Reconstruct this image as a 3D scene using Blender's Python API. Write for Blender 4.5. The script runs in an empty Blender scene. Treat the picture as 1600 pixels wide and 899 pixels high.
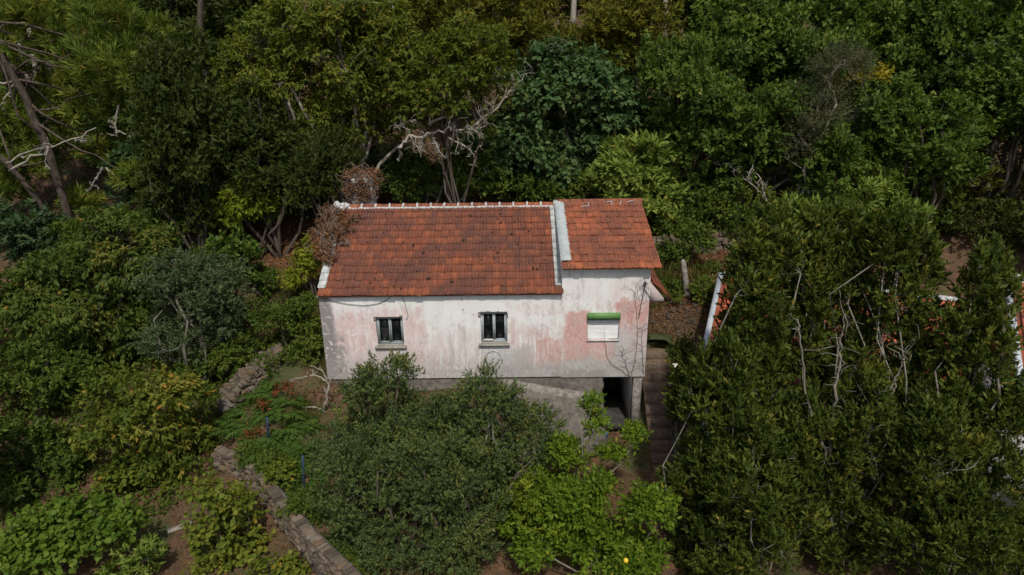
import bpy, math, random
import numpy as np
from mathutils import Matrix, Vector

S = bpy.context.scene
COL = S.collection
rng = np.random.default_rng(11)
random.seed(5)

# ------------------------------------------------------------------ camera, light, exposure
FPX = 1600 / 36 * 24
PITCH = math.radians(20); ROLL = math.radians(0.7)
CAM = np.array([0, -18.8, 11.64])
_f = np.array([0, math.cos(PITCH), -math.sin(PITCH)]); _r = np.array([1.0, 0, 0]); _u = np.cross(_r, _f)
R2 = _r * math.cos(ROLL) - _u * math.sin(ROLL); U2 = _u * math.cos(ROLL) + _r * math.sin(ROLL)
cd = bpy.data.cameras.new('camera'); cam = bpy.data.objects.new('camera', cd); COL.objects.link(cam)
cd.lens = 24; cd.sensor_width = 36; cd.clip_end = 2000; cd.clip_start = .1
cam.matrix_world = Matrix(((R2[0], U2[0], -_f[0], CAM[0]), (R2[1], U2[1], -_f[1], CAM[1]), (R2[2], U2[2], -_f[2], CAM[2]), (0, 0, 0, 1)))
S.camera = cam
SUN = np.array([.10, -.60, .84]); SUN = SUN / np.linalg.norm(SUN)
W = bpy.data.worlds.new('World'); S.world = W; W.use_nodes = True
nt = W.node_tree
sky = nt.nodes.new('ShaderNodeTexSky'); sky.sky_type = 'NISHITA'; sky.sun_disc = False
sky.sun_elevation = math.asin(SUN[2]); sky.sun_rotation = math.atan2(SUN[0], SUN[1])
sky.air_density = 1.0; sky.dust_density = 3.0; sky.ozone_density = 1.0
nt.links.new(sky.outputs[0], nt.nodes['Background'].inputs[0]); nt.nodes['Background'].inputs[1].default_value = .11
ld = bpy.data.lights.new('sun', 'SUN'); lo = bpy.data.objects.new('sun', ld); COL.objects.link(lo)
ld.energy = 3.2; ld.angle = math.radians(2.0); ld.color = (1, .94, .84)
lo.rotation_euler = Vector(SUN).to_track_quat('Z', 'Y').to_euler()
S.view_settings.view_transform = 'Standard'; S.view_settings.look = 'None'
S.view_settings.exposure = 0; S.view_settings.gamma = 1
S.render.engine = 'CYCLES'
S.cycles.max_bounces = 5; S.cycles.diffuse_bounces = 3; S.cycles.transparent_max_bounces = 6; S.cycles.caustics_reflective = False; S.cycles.caustics_refractive = False

def ray(px, py): return _f + R2 * (px - 800) / FPX - U2 * (py - 449.5) / FPX
def atY(px, py, Y):
    d = ray(px, py); return CAM + d * (Y - CAM[1]) / d[1]
def atZ(px, py, Z):
    d = ray(px, py); return CAM + d * (Z - CAM[2]) / d[2]
def depth(p): return float((np.asarray(p) - CAM) @ _f)

# ------------------------------------------------------------------ terrain height
CP = np.array([
 (4.6,1.2,2.3),(5.5,1.2,2.3),(6.6,1.2,2.5),(4.6,2.7,3.5),(6,2.7,3.5),(7.5,2.9,3.5),(5,4,3.7),(7,4.2,3.7),(9,4.2,3.6),(12,4,3.3),(15,4,3.4),
 (7,5.2,3.8),(10,5.4,3.8),(5,5.2,3.8),(7,6.3,4.9),(10,6.5,4.9),(4.8,6.3,4.8),
 (8,-1,0),(9,1,.3),(11,-2,-.3),(11,0,0),(13,1,.4),(7,-3,-.4),(10,-5,-.7),(13,-5,-.7),(14,-1,0),(16,-3,-.2),(5.7,-2,-.2),(4.6,-1.6,-.4),(4.6,-.3,.75),(4.6,.5,1.5),(6,-.4,.5),(6,.4,1.6),
 (3.3,.0,-.12),(3.3,-.5,-.12),(2.6,-.7,-.1),(4.0,-.6,.1),(3.2,-1.2,-.15),(3.3,-3,-.4),(1,-1.6,.0),(1,-3.5,-.5),(-1,-.3,1.3),(-1,-2,.8),(-1,-4,-.3),(-3,-.3,1.3),(-4.5,-.3,1.35),(-3,-2.5,.8),(-3,-5,-.3),(0,-7,-1.3),(4,-7,-1.5),(8,-8,-1.6),
 (-5.9,-.2,1.55),(-6.5,-1,1.4),(-7.2,-1.8,1.0),(-5.5,-3,.7),(-4.3,-4.6,.3),(-6.6,-2.5,.85),(-2.5,-7,-.6),
 (-8,-3.7,-.6),(-7,-4.9,-.8),(-5.7,-6.4,-1.0),(-10,-3,-.9),(-12,-2,-.8),(-10,-6,-1.3),(-9.3,-1.5,.1),(-9,.5,1.1),(-11,1,.8),(-14,2,1.2),(-14,-2,-.8),(-17,0,0),
 (-7,1,2.3),(-7,3,3.1),(-8.5,3,2.8),(-7,5.5,4.1),(0,9,4.6),(-4,9,4.9),(4,9,4.9)])
def base_h(x, y):
    up = 1.8 + .43 * y + np.clip(y - 45, 0, None) * .1
    dn = np.where(y > -5, 1.8 + .55 * y, -.95 + .12 * (y + 5))
    return np.where(y > 0, up, np.clip(dn, -4, None))
CPR = CP[:, 2] - base_h(CP[:, 0], CP[:, 1])
def H(x, y):
    x = np.asarray(x, float); y = np.asarray(y, float)
    d2 = (x[..., None] - CP[:, 0]) ** 2 + (y[..., None] - CP[:, 1]) ** 2
    w = np.exp(-d2 / (2 * .85 ** 2))
    z = base_h(x, y) + (w * CPR).sum(-1) / (w.sum(-1) + .08)
    z = z + .10 * np.sin(x * .9 + 1.3 * np.sin(y * .7)) * np.sin(y * 1.1 + .5) + .05 * np.sin(x * 2.7 + y * 1.9)
    pit = np.clip((x - 2.55) / .3, 0, 1) * np.clip((4.12 - x) / .1, 0, 1) * np.clip((y + 2.6) / .9, 0, 1)   # level approach to the garage mouth
    z = np.where((y < .4) & (pit > 0), z + (np.minimum(z, -.12) - z) * pit, z)
    ins = (x > -5.45) & (x < 3.85) & (y > .16) & (y < 6.6)
    return np.where(ins, -.35, z)
def on_ground(px, py):
    d = ray(px, py); t = np.linspace(12, 90, 1600)
    P = CAM + d * t[:, None]
    k = np.argmax(P[:, 2] < H(P[:, 0], P[:, 1])); return P[k]
def above(px, py, hc):
    """point on the pixel's ray that is hc metres above the ground"""
    d = ray(px, py); t = np.linspace(7, 95, 2400)
    P = CAM + d * t[:, None]
    k = np.argmax(P[:, 2] - H(P[:, 0], P[:, 1]) < hc); return P[k]

# ------------------------------------------------------------------ node helpers
class NB:
    def __init__(s, name):
        s.m = bpy.data.materials.new(name); s.m.use_nodes = True; s.t = s.m.node_tree; s.b = s.t.nodes['Principled BSDF']
        s.b.inputs['Specular IOR Level'].default_value = .3
    def n(s, typ, **kw):
        x = s.t.nodes.new(typ)
        for k, v in kw.items(): setattr(x, k, v)
        return x
    def set(s, sock, v):
        if hasattr(v, 'links'): s.t.links.new(v, sock)
        elif isinstance(v, (tuple, list)) and len(v) == 3 and sock.type == 'RGBA': sock.default_value = (*v, 1)
        else: sock.default_value = v
    def math(s, op, a, b=None, clamp=False):
        x = s.n('ShaderNodeMath', operation=op, use_clamp=clamp); s.set(x.inputs[0], a)
        if b is not None: s.set(x.inputs[1], b)
        return x.outputs[0]
    def mix(s, f, a, b, blend='MIX'):
        x = s.n('ShaderNodeMix', data_type='RGBA', blend_type=blend); s.set(x.inputs[0], f); s.set(x.inputs[6], a); s.set(x.inputs[7], b); return x.outputs[2]
    def noise(s, scale, detail=4, rough=.6, vec=None, dist=0):
        x = s.n('ShaderNodeTexNoise'); x.inputs['Scale'].default_value = scale; x.inputs['Detail'].default_value = detail
        x.inputs['Roughness'].default_value = rough; x.inputs['Distortion'].default_value = dist
        if vec is not None: s.set(x.inputs['Vector'], vec)
        return x.outputs[0]
    def mr(s, v, a, b, c=0., d=1., smooth=True):
        x = s.n('ShaderNodeMapRange'); x.interpolation_type = 'SMOOTHSTEP' if smooth else 'LINEAR'
        for i, q in enumerate((v, a, b, c, d)): s.set(x.inputs[i], q)
        return x.outputs[0]
    def pos(s, scale=(1, 1, 1)):
        g = s.n('ShaderNodeNewGeometry'); m = s.n('ShaderNodeMapping'); s.t.links.new(g.outputs['Position'], m.inputs[0]); m.inputs['Scale'].default_value = scale
        return m.outputs[0]
    def obj(s, scale=(1, 1, 1)):
        g = s.n('ShaderNodeTexCoord'); m = s.n('ShaderNodeMapping'); s.t.links.new(g.outputs['Object'], m.inputs[0]); m.inputs['Scale'].default_value = scale
        return m.outputs[0]
    def xyz(s, v):
        x = s.n('ShaderNodeSeparateXYZ'); s.set(x.inputs[0], v); return x.outputs
    def ramp(s, f, stops):
        x = s.n('ShaderNodeValToRGB'); s.set(x.inputs[0], f); e = x.color_ramp.elements
        while len(e) < len(stops): e.new(.5)
        for q, (p, c) in zip(e, stops): q.position = p; q.color = (*c, 1)
        return x.outputs[0]
    def attr(s, name):
        x = s.n('ShaderNodeAttribute'); x.attribute_name = name; return x.outputs['Fac']
    def rnd(s): return s.n('ShaderNodeObjectInfo').outputs['Random']
    def bump(s, h, strength=.4, dist=.02):
        x = s.n('ShaderNodeBump'); x.inputs['Strength'].default_value = strength; x.inputs['Distance'].default_value = dist
        s.set(x.inputs['Height'], h); s.t.links.new(x.outputs[0], s.b.inputs['Normal'])
    def color(s, c, rough=.8): s.set(s.b.inputs['Base Color'], c); s.b.inputs['Roughness'].default_value = rough; return s.m

def plain(name, c1, c2=None, rough=.8, scale=6, bump=.3, metal=0, stretch=(1, 1, 1)):
    q = NB(name); v = q.noise(scale, 6, .65, q.pos(stretch))
    c = q.ramp(q.mr(v, .3, .7), [(0, c1), (1, c2 or c1)])
    q.b.inputs['Metallic'].default_value = metal
    if bump: q.bump(q.noise(scale * 5, 4, .7, q.pos(stretch)), bump, .02)
    return q.color(c, rough)

def leafmat(name, stops, rough=.5, trans=.22, spec=.25):
    rough = max(rough, .55); trans = trans + .20; spec = .14
    q = NB(name); c = q.ramp(q.attr('tint'), stops)
    c = q.mix(q.mr(q.rnd(), 0, 1, 0, .25), c, (stops[0][1][0] * 1.15, stops[0][1][1] * 1.05, stops[0][1][2] * .9))
    q.color(c, rough); q.b.inputs['Specular IOR Level'].default_value = spec
    tr = q.n('ShaderNodeBsdfTranslucent'); q.set(tr.inputs[0], q.mix(1.0, c, (1.0, 1.0, .45), 'MULTIPLY'))
    ms = q.n('ShaderNodeMixShader'); ms.inputs[0].default_value = trans
    q.t.links.new(q.b.outputs[0], ms.inputs[1]); q.t.links.new(tr.outputs[0], ms.inputs[2])
    q.t.links.new(ms.outputs[0], q.t.nodes['Material Output'].inputs[0]); return q.m

# ------------------------------------------------------------------ mesh + object helpers
def mesh_np(name, V, F, mat, tint=None, smooth=False):
    """V (n,3), F (m,k) of one size, or a list of such arrays"""
    me = bpy.data.meshes.new(name); V = np.asarray(V, np.float32)
    Fs = F if isinstance(F, list) else [F]
    Fs = [np.asarray(q, np.int32) for q in Fs if len(q)]
    idx = np.concatenate([q.ravel() for q in Fs]); cnt = np.concatenate([np.full(len(q), q.shape[1], np.int32) for q in Fs])
    me.vertices.add(len(V)); me.vertices.foreach_set('co', V.ravel())
    me.loops.add(len(idx)); me.loops.foreach_set('vertex_index', idx)
    me.polygons.add(len(cnt)); st = np.zeros(len(cnt), np.int32); st[1:] = np.cumsum(cnt)[:-1]
    me.polygons.foreach_set('loop_start', st)
    if smooth: me.polygons.foreach_set('use_smooth', np.ones(len(cnt), bool))
    me.update(calc_edges=True)
    if tint is not None:
        a = me.attributes.new('tint', 'FLOAT', 'POINT'); a.data.foreach_set('value', np.asarray(tint, np.float32))
    me.materials.append(mat); return me
def link(name, me, parent=None, loc=None, kind=None):
    o = bpy.data.objects.new(name, me); COL.objects.link(o)
    if parent is not None:
        o.parent = parent
    if loc is not None: o.location = loc
    if kind: o['kind'] = kind
    return o
def tag(o, label, cat, group=None):
    o['label'] = label; o['category'] = cat
    if group: o['group'] = group
    return o
def thing(name, label, cat, loc=(0, 0, 0), group=None):
    o = bpy.data.objects.new(name, None); COL.objects.link(o); o.location = loc; o.empty_display_size = .3
    return tag(o, label, cat, group)
class MB:
    def __init__(s): s.v = []; s.q = []; s.t = []; s.n = 0; s.ti = []
    def add(s, V, Q=None, T=None, tint=None):
        V = np.asarray(V, float)
        if Q is not None and len(Q): s.q.append(np.asarray(Q, int).reshape(-1, 4) + s.n)
        if T is not None and len(T): s.t.append(np.asarray(T, int).reshape(-1, 3) + s.n)
        s.v.append(V); s.ti.append(np.full(len(V), .5) if tint is None else np.broadcast_to(tint, (len(V),))); s.n += len(V)
    def box(s, x0, x1, y0, y1, z0, z1):
        V = [(x, y, z) for z in (z0, z1) for y in (y0, y1) for x in (x0, x1)]
        s.add(V, [(0, 2, 3, 1), (4, 5, 7, 6), (0, 1, 5, 4), (2, 6, 7, 3), (0, 4, 6, 2), (1, 3, 7, 5)])
    def prism(s, poly, d):
        """closed polygon (list of 3-d points) extruded along vector d"""
        P = np.array(poly, float); n = len(P); V = np.concatenate([P, P + np.array(d)])
        s.add(V, [(i, (i + 1) % n, n + (i + 1) % n, n + i) for i in range(n)],
              [(0, i + 1, i) for i in range(1, n - 1)] + [(n, n + i, n + i + 1) for i in range(1, n - 1)])
    def tube(s, P, R, k=5, tint=None):
        P = np.asarray(P, float); R = np.broadcast_to(np.asarray(R, float), (len(P),)); n = len(P)
        T = np.gradient(P, axis=0); T /= np.linalg.norm(T, axis=1)[:, None] + 1e-9
        ref = np.array([.31, .17, .93]) if abs(T[0] @ np.array([.31, .17, .93])) < .9 else np.array([1., 0, 0])
        A = np.cross(T, ref); A /= np.linalg.norm(A, axis=1)[:, None] + 1e-9; B = np.cross(T, A)
        an = np.arange(k) / k * 2 * math.pi
        V = P[:, None] + R[:, None, None] * (np.cos(an)[None, :, None] * A[:, None] + np.sin(an)[None, :, None] * B[:, None])
        i = np.arange(n - 1)[:, None] * k; j = np.arange(k)[None]; j2 = (j + 1) % k
        Q = np.stack([i + j, i + j2, i + k + j2, i + k + j], -1).reshape(-1, 4)
        s.add(V.reshape(-1, 3), Q, [(0, a + 1, a) for a in range(1, k - 1)] + [((n - 1) * k, (n - 1) * k + a, (n - 1) * k + a + 1) for a in range(1, k - 1)], tint)
    def mesh(s, name, mat, smooth=False):
        F = []
        if s.q: F.append(np.concatenate(s.q))
        if s.t: F.append(np.concatenate(s.t))
        return mesh_np(name, np.concatenate(s.v), F, mat, np.concatenate(s.ti), smooth)
    def obj(s, name, mat, parent=None, smooth=False, kind=None):
        return link(name, s.mesh(name, mat, smooth), parent, None, kind)

# ------------------------------------------------------------------ materials
def plaster():
    q = NB('weathered_plaster'); p = q.pos(); X, Y, Z = q.xyz(p)
    n1 = q.noise(1.6, 5, .65, p); n2 = q.noise(7, 5, .7, p)
    wob = q.math('ADD', q.math('MULTIPLY', q.math('SUBTRACT', n1, .5), .9), q.math('MULTIPLY', q.math('SUBTRACT', n2, .5), .35))
    Xw = q.math('ADD', X, q.math('MULTIPLY', wob, .55)); Zw = q.math('ADD', Z, wob)
    streak = q.noise(3.0, 5, .7, q.pos((2.6, 1, .35))); fine = q.noise(28, 5, .75, p); fstreak = q.noise(14, 4, .7, q.pos((2.2, 1, .4)))
    c = q.mix(q.mr(n1, .35, .7), (.74, .75, .74), (.66, .66, .645))
    blot = q.noise(3.4, 7, .72, q.pos((1, 1, .8)))
    def patch(c, u0, v0, u1, v1, col, amt, e=.12, tex=None, lo=.3, hi=.6):
        a = atY(u0, v0, 0); b = atY(u1, v1, 0); x0, x1, z1, z0 = a[0], b[0], a[2], b[2]
        m = q.math('MULTIPLY', q.mr(Xw, x0 - e, x0 + e), q.mr(Xw, x1 - e, x1 + e, 1, 0))
        m = q.math('MULTIPLY', m, q.math('MULTIPLY', q.mr(Zw, z0 - e, z0 + e), q.mr(Zw, z1 - e, z1 + e, 1, 0)))
        if tex is not None: m = q.math('MULTIPLY', m, q.mr(tex, lo, hi))
        if col[0] > .55 and col[0] > col[1] * 1.2: m = q.math('MULTIPLY', m, q.mr(blot, .36, .54, .35, 1))
        return q.mix(q.math('MULTIPLY', m, amt), c, col)
    pale = (.59, .445, .425); sal = (.50, .235, .20); grey = (.36, .37, .36); lil = (.48, .44, .43); dk = (.17, .155, .145)
    c = patch(c, 515, 486, 612, 600, pale, 1.0, .2, streak, .25, .55)
    c = patch(c, 596, 482, 640, 500, pale, .75, .1, streak, .3, .6)
    c = patch(c, 628, 484, 668, 592, (.56, .385, .36), .9, .12, streak, .25, .6)
    c = patch(c, 585, 520, 760, 595, (.62, .52, .50), .8, .3, streak, .35, .6)
    c = patch(c, 690, 515, 760, 588, (.50, .47, .43), .6, .25, fstreak, .45, .65)
    c = patch(c, 512, 550, 612, 606, (.48, .45, .44), .7, .14, n2, .38, .58)
    c = patch(c, 640, 545, 700, 600, (.56, .45, .43), .8, .14, streak, .35, .58)
    c = patch(c, 800, 478, 880, 492, (.60, .45, .43), .8, .1, fstreak, .4, .62)
    c = patch(c, 796, 497, 806, 540, (.56, .42, .39), .8, .05, streak, .3, .55)
    c = patch(c, 800, 510, 880, 575, (.53, .40, .38), .95, .25, streak, .35, .6)
    c = patch(c, 838, 530, 882, 578, (.50, .28, .25), .9, .07, streak, .3, .6)
    c = patch(c, 755, 543, 830, 592, grey, .85, .15, n2, .3, .6)
    c = patch(c, 745, 572, 880, 592, (.33, .33, .32), .85, .08, n2, .3, .55)
    c = patch(c, 883, 488, 918, 566, sal, .85, .08, fstreak, .2, .5)
    c = patch(c, 915, 530, 962, 572, sal, .82, .08, fstreak, .25, .55)
    c = patch(c, 930, 474, 975, 490, (.60, .43, .40), .6, .1, streak, .3, .6)
    c = patch(c, 962, 470, 1020, 522, (.52, .27, .235), .95, .05, streak, .25, .55)
    c = patch(c, 955, 440, 1020, 470, (.63, .52, .50), .7, .15, streak, .3, .6)
    c = patch(c, 966, 508, 1030, 592, lil, .9, .12, n2, .2, .5)
    c = patch(c, 985, 510, 1012, 550, (.55, .34, .31), .7, .12, fstreak, .45, .6)
    c = patch(c, 952, 528, 975, 600, (.42, .42, .40), .8, .08, streak, .3, .6)
    c = patch(c, 878, 562, 1030, 625, (.43, .42, .40), .95, .1, n2, .2, .4)
    c = patch(c, 885, 566, 925, 600, (.60, .60, .58), .6, .1, n2, .42, .55)
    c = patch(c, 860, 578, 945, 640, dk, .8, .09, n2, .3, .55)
    c = q.mix(q.mr(q.math('ADD', q.math('MULTIPLY', fine, .5), q.math('MULTIPLY', n2, .5)), .50, .64, 0, .5), c, (.73, .72, .705))
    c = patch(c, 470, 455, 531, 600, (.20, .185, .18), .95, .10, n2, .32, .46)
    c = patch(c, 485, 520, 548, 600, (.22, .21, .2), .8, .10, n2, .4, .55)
    c = patch(c, 990, 436, 1012, 470, (.22, .2, .19), .85, .06, fstreak, .42, .58)
    for (u0, v0, u1, v1) in ((584, 543, 600, 585), (624, 543, 640, 590), (746, 541, 760, 580), (786, 541, 800, 575), (640, 470, 646, 540), (700, 520, 712, 575), (720, 500, 728, 560), (905, 425, 912, 470), (860, 466, 868, 520)):
        c = patch(c, u0, v0, u1, v1, (.36, .35, .335), .45, .07, streak, .38, .6)
    # vertical joint between house and annex, hairline dirt, pale flakes
    jx = atY(880, 500, 0)[0]
    j = q.math('MULTIPLY', q.mr(q.math('ABSOLUTE', q.math('SUBTRACT', Xw, jx)), .0, .05, 1, 0), q.mr(Z, 2.1, 4.6))
    c = q.mix(q.math('MULTIPLY', j, .45), c, (.62, .58, .56))
    c = q.mix(q.mr(q.noise(19, 6, .8, p), .60, .74, 0, .55), c, (.27, .26, .25))
    c = q.mix(q.mr(streak, .52, .8, 0, .2), c, (.45, .44, .43))
    low = q.mr(Zw, 2.0, 2.9, 1, 0); c = q.mix(q.math('MULTIPLY', low, q.mr(fstreak, .36, .58, .1, .8)), c, (.31, .30, .285))
    c = q.mix(q.mr(q.math('ADD', q.noise(2.2, 6, .75, q.pos((1.3, 1, .6))), q.math('MULTIPLY', fine, .2)), .62, .74, 0, .6), c, (.45, .41, .395))
    dn = q.n('ShaderNodeTexNoise'); dn.inputs['Scale'].default_value = 3; q.set(dn.inputs['Vector'], p)
    va = q.n('ShaderNodeVectorMath', operation='ADD'); q.set(va.inputs[0], p); q.set(va.inputs[1], dn.outputs['Color'])
    vo = q.n('ShaderNodeTexVoronoi'); vo.feature = 'DISTANCE_TO_EDGE'; vo.inputs['Scale'].default_value = .8; q.set(vo.inputs['Vector'], va.outputs[0])
    ck = q.math('MULTIPLY', q.mr(vo.outputs['Distance'], .004, .016, 1, 0), q.mr(n1, .46, .58)); c = q.mix(q.math('MULTIPLY', ck, .55), c, (.24, .22, .21))
    q.bump(q.math('ADD', fine, q.math('MULTIPLY', n2, 1.5)), .35, .015)
    return q.color(c, .9)

def rooftile(name, pitch, z0, tilew, course, cols, x0=-5.6775, edge=.35):
    q = NB(name); p = q.pos(); X, Y, Z = q.xyz(p)
    iu = q.math('FLOOR', q.math('DIVIDE', q.math('SUBTRACT', X, x0), tilew)); iv = q.math('FLOOR', q.math('DIVIDE', q.math('ADD', Y, .175 if z0 < 5 else .28), course * math.cos(pitch)))
    cb = q.n('ShaderNodeCombineXYZ'); q.set(cb.inputs[0], iu); q.set(cb.inputs[1], iv)
    wn = q.n('ShaderNodeTexWhiteNoise'); wn.noise_dimensions = '2D'; q.set(wn.inputs['Vector'], cb.outputs[0]); w = wn.outputs[0]
    st = q.noise(7, 6, .8, q.pos((3.2, .55, .55))); big = q.noise(.9, 4, .6, p); mid = q.noise(5, 5, .7, p); fine = q.noise(40, 4, .8, p)
    c = q.ramp(q.math('ADD', q.math('MULTIPLY', w, .26), q.math('MULTIPLY', st, .86)), cols)
    c = q.mix(q.math('MULTIPLY', q.mr(q.math('ADD', q.math('MULTIPLY', big, .7), q.math('MULTIPLY', mid, .35)), .42, .62), .7), c, (.075, .038, .033))
    c = q.mix(q.mr(st, .55, .75, 0, .6), c, (.42, .13, .045))
    c = q.mix(q.mr(mid, .6, .75, 0, .6), c, (.08, .04, .036))
    c = q.mix(q.mr(q.noise(2.6, 5, .7, p), .64, .76, 0, .55), c, (.30, .20, .13))
    c = q.mix(q.mr(q.noise(60, 2, .5, p), .66, .75, 0, .65), c, (.38, .30, .25))
    fu = q.math('FRACT', q.math('DIVIDE', q.math('SUBTRACT', X, x0), tilew)); fv = q.math('FRACT', q.math('DIVIDE', q.math('ADD', Y, .175 if z0 < 5 else .28), course * math.cos(pitch)))
    ed = q.math('MAXIMUM', q.mr(q.math('ABSOLUTE', q.math('SUBTRACT', fu, .5)), .40, .49), q.mr(fv, .0, .12, 1, 0))
    c = q.mix(q.math('MULTIPLY', ed, q.mr(mid, .38, .62, 0, edge)), c, (.46, .19, .085))
    q.bump(q.math('ADD', fine, st), .5, .012)
    return q.color(c, .85)
TILE_COLS = [(.22, (.060, .030, .026)), (.42, (.125, .044, .029)), (.62, (.200, .062, .031)), (.85, (.36, .115, .043))]
M = {}
M['plaster'] = plaster()
M['tile'] = rooftile('worn_clay_tile', math.radians(27.2), 4.67, .205, .3085, TILE_COLS)
M['tile2'] = rooftile('orange_clay_tile', math.radians(17.3), 5.45, .205, .349, x0=1.6225, edge=.75, cols=[(.1, (.14, .050, .032)), (.4, (.23, .070, .036)), (.65, (.31, .094, .042)), (.9, (.42, .14, .06))])
M['tile3'] = rooftile('neighbour_clay_tile', math.radians(25), 2.8, .22, .34, [(.1, (.30, .07, .04)), (.5, (.45, .11, .055)), (.9, (.52, .16, .08))])
M['white_tile'] = plain('limewashed_tile', (.50, .52, .51), (.26, .28, .28), .8, 9, .4, 0, (1, .5, .5))
M['mortar'] = plain('lime_mortar', (.58, .59, .58), (.30, .30, .29), .9, 12, .6)
M['zinc'] = plain('dull_zinc', (.43, .47, .46), (.32, .36, .36), .55, 5, .15)
M['bargewhite'] = plain('painted_barge', (.46, .50, .53), (.34, .37, .40), .6, 4, .2)
M['sidegrey'] = plain('grey_render', (.50, .51, .51), (.30, .31, .31), .9, 5, .4)
M['soffit'] = plain('soffit_render', (.58, .58, .57), (.36, .36, .36), .9, 7, .3)
M['plinth'] = plain('damp_stone_plinth', (.075, .066, .058), (.15, .135, .12), .95, 6, .9)
M['concrete'] = plain('stained_concrete', (.17, .152, .13), (.08, .072, .064), .95, 5, .9)
M['concrete_pale'] = plain('worn_concrete', (.29, .265, .235), (.12, .11, .098), .95, 7, .9)
M['frame'] = plain('grey_green_window_paint', (.30, .345, .35), (.20, .235, .235), .5, 14, .2)
M['frame2'] = plain('aluminium_frame', (.42, .47, .50), (.27, .30, .32), .4, 14, .1)
M['sill'] = plain('stone_sill', (.34, .32, .28), (.21, .20, .17), .9, 14, .5)
M['green'] = plain('green_shutter_box', (.085, .22, .065), (.16, .29, .10), .5, 9, .15)
M['shutter'] = plain('white_roller_shutter', (.80, .82, .82), (.70, .72, .72), .5, 4, .05)
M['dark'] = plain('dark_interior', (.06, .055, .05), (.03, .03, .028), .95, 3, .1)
M['curtain'] = plain('old_curtain', (.20, .19, .18), (.13, .12, .12), .9, 8, .2)
M['brick'] = plain('bare_brick', (.16, .12, .10), (.25, .20, .17), .95, 10, .5)
M['cable'] = plain('black_cable', (.07, .07, .07), (.1, .1, .1), .6, 8, 0)
M['twig'] = plain('dry_twig', (.17, .13, .11), (.09, .07, .06), .9, 20, .2)
M['twig_pale'] = plain('pale_dry_stem', (.27, .20, .16), (.16, .11, .085), .9, 20, .2)
M['bark_pale'] = plain('pale_grey_bark', (.25, .23, .19), (.13, .12, .10), .95, 10, .6, 0, (1, 1, .4))
M['bark'] = plain('brown_bark', (.10, .08, .06), (.05, .04, .033), .95, 8, .8, 0, (1, 1, .35))
M['bark_pine'] = plain('dark_pine_bark', (.03, .024, .02), (.11, .085, .068), .95, 11, 1, 0, (1, 1, .4))
M['deadwood'] = plain('bleached_deadwood', (.36, .33, .28), (.20, .18, .15), .9, 9, .4)
M['stone'] = None
q = NB('granite_stone'); v = q.noise(9, 6, .7, q.pos()); c = q.ramp(q.rnd(), [(0, (.055, .041, .030)), (.4, (.105, .080, .060)), (.75, (.165, .135, .105)), (1, (.14, .090, .052))])
c = q.mix(q.mr(v, .45, .68, 0, .75), c, (.075, .066, .05)); c = q.mix(q.mr(q.noise(4, 4, .6, q.pos()), .55, .7, 0, .5), c, (.10, .11, .05)); q.bump(q.noise(30, 5, .7, q.pos()), .7, .02); M['stone'] = q.color(c, .95)
M['stepwood'] = plain('earthy_step', (.19, .125, .08), (.10, .068, .048), .95, 7, .9)
M['bluepost'] = plain('blue_fence_post', (.012, .026, .055), (.018, .036, .07), .5, 5, .1)
M['lemon'] = plain('lemon_skin', (.75, .45, .02), (.7, .5, .05), .5, 8, .1)
M['blue'] = plain('faded_blue_plastic', (.06, .16, .34), (.10, .22, .42), .5, 9, .1)
M['white'] = plain('white_petal', (.75, .74, .66), (.6, .6, .5), .7, 9, .1)
M['neighwall'] = plain('white_painted_wall', (.74, .74, .76), (.60, .60, .62), .8, 3, .2)
q = NB('window_glass'); q.b.inputs['Base Color'].default_value = (.01, .012, .013, 1); q.b.inputs['Roughness'].default_value = .06
tp = q.n('ShaderNodeBsdfTransparent'); ms = q.n('ShaderNodeMixShader'); ms.inputs[0].default_value = .55; q.t.links.new(q.b.outputs[0], ms.inputs[1]); q.t.links.new(tp.outputs[0], ms.inputs[2]); q.t.links.new(ms.outputs[0], q.t.nodes['Material Output'].inputs[0]); M['glass'] = q.m

# ground: leaf litter, earth, patches of moss and grass
q = NB('forest_floor'); p = q.pos(); a = q.noise(.35, 4, .6, p); b = q.noise(3, 6, .7, p); d = q.noise(22, 5, .8, p)
X, Y, Z = q.xyz(p)
c = q.ramp(b, [(.3, (.055, .036, .022)), (.5, (.105, .062, .036)), (.7, (.16, .098, .056))])
c = q.mix(q.mr(d, .5, .72, 0, .8), c, (.22, .125, .062)); c = q.mix(q.mr(d, .28, .42, .6, 0), c, (.035, .026, .018))
c = q.mix(q.mr(a, .5, .62, 0, .85), c, q.mix(d, (.035, .055, .018), (.075, .095, .03)))
rub = q.math('MULTIPLY', q.math('MULTIPLY', q.mr(X, 4.6, 5.2), q.mr(X, 8, 9, 1, 0)), q.math('MULTIPLY', q.mr(Y, .9, 1.3), q.mr(Y, 2.8, 3.3, 1, 0)))
c = q.mix(q.math('MULTIPLY', rub, .6), c, q.mix(d, (.06, .045, .034), (.17, .13, .10)))
q.bump(q.math('ADD', d, b), .9, .06); M['ground'] = q.color(c, .97)

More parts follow.
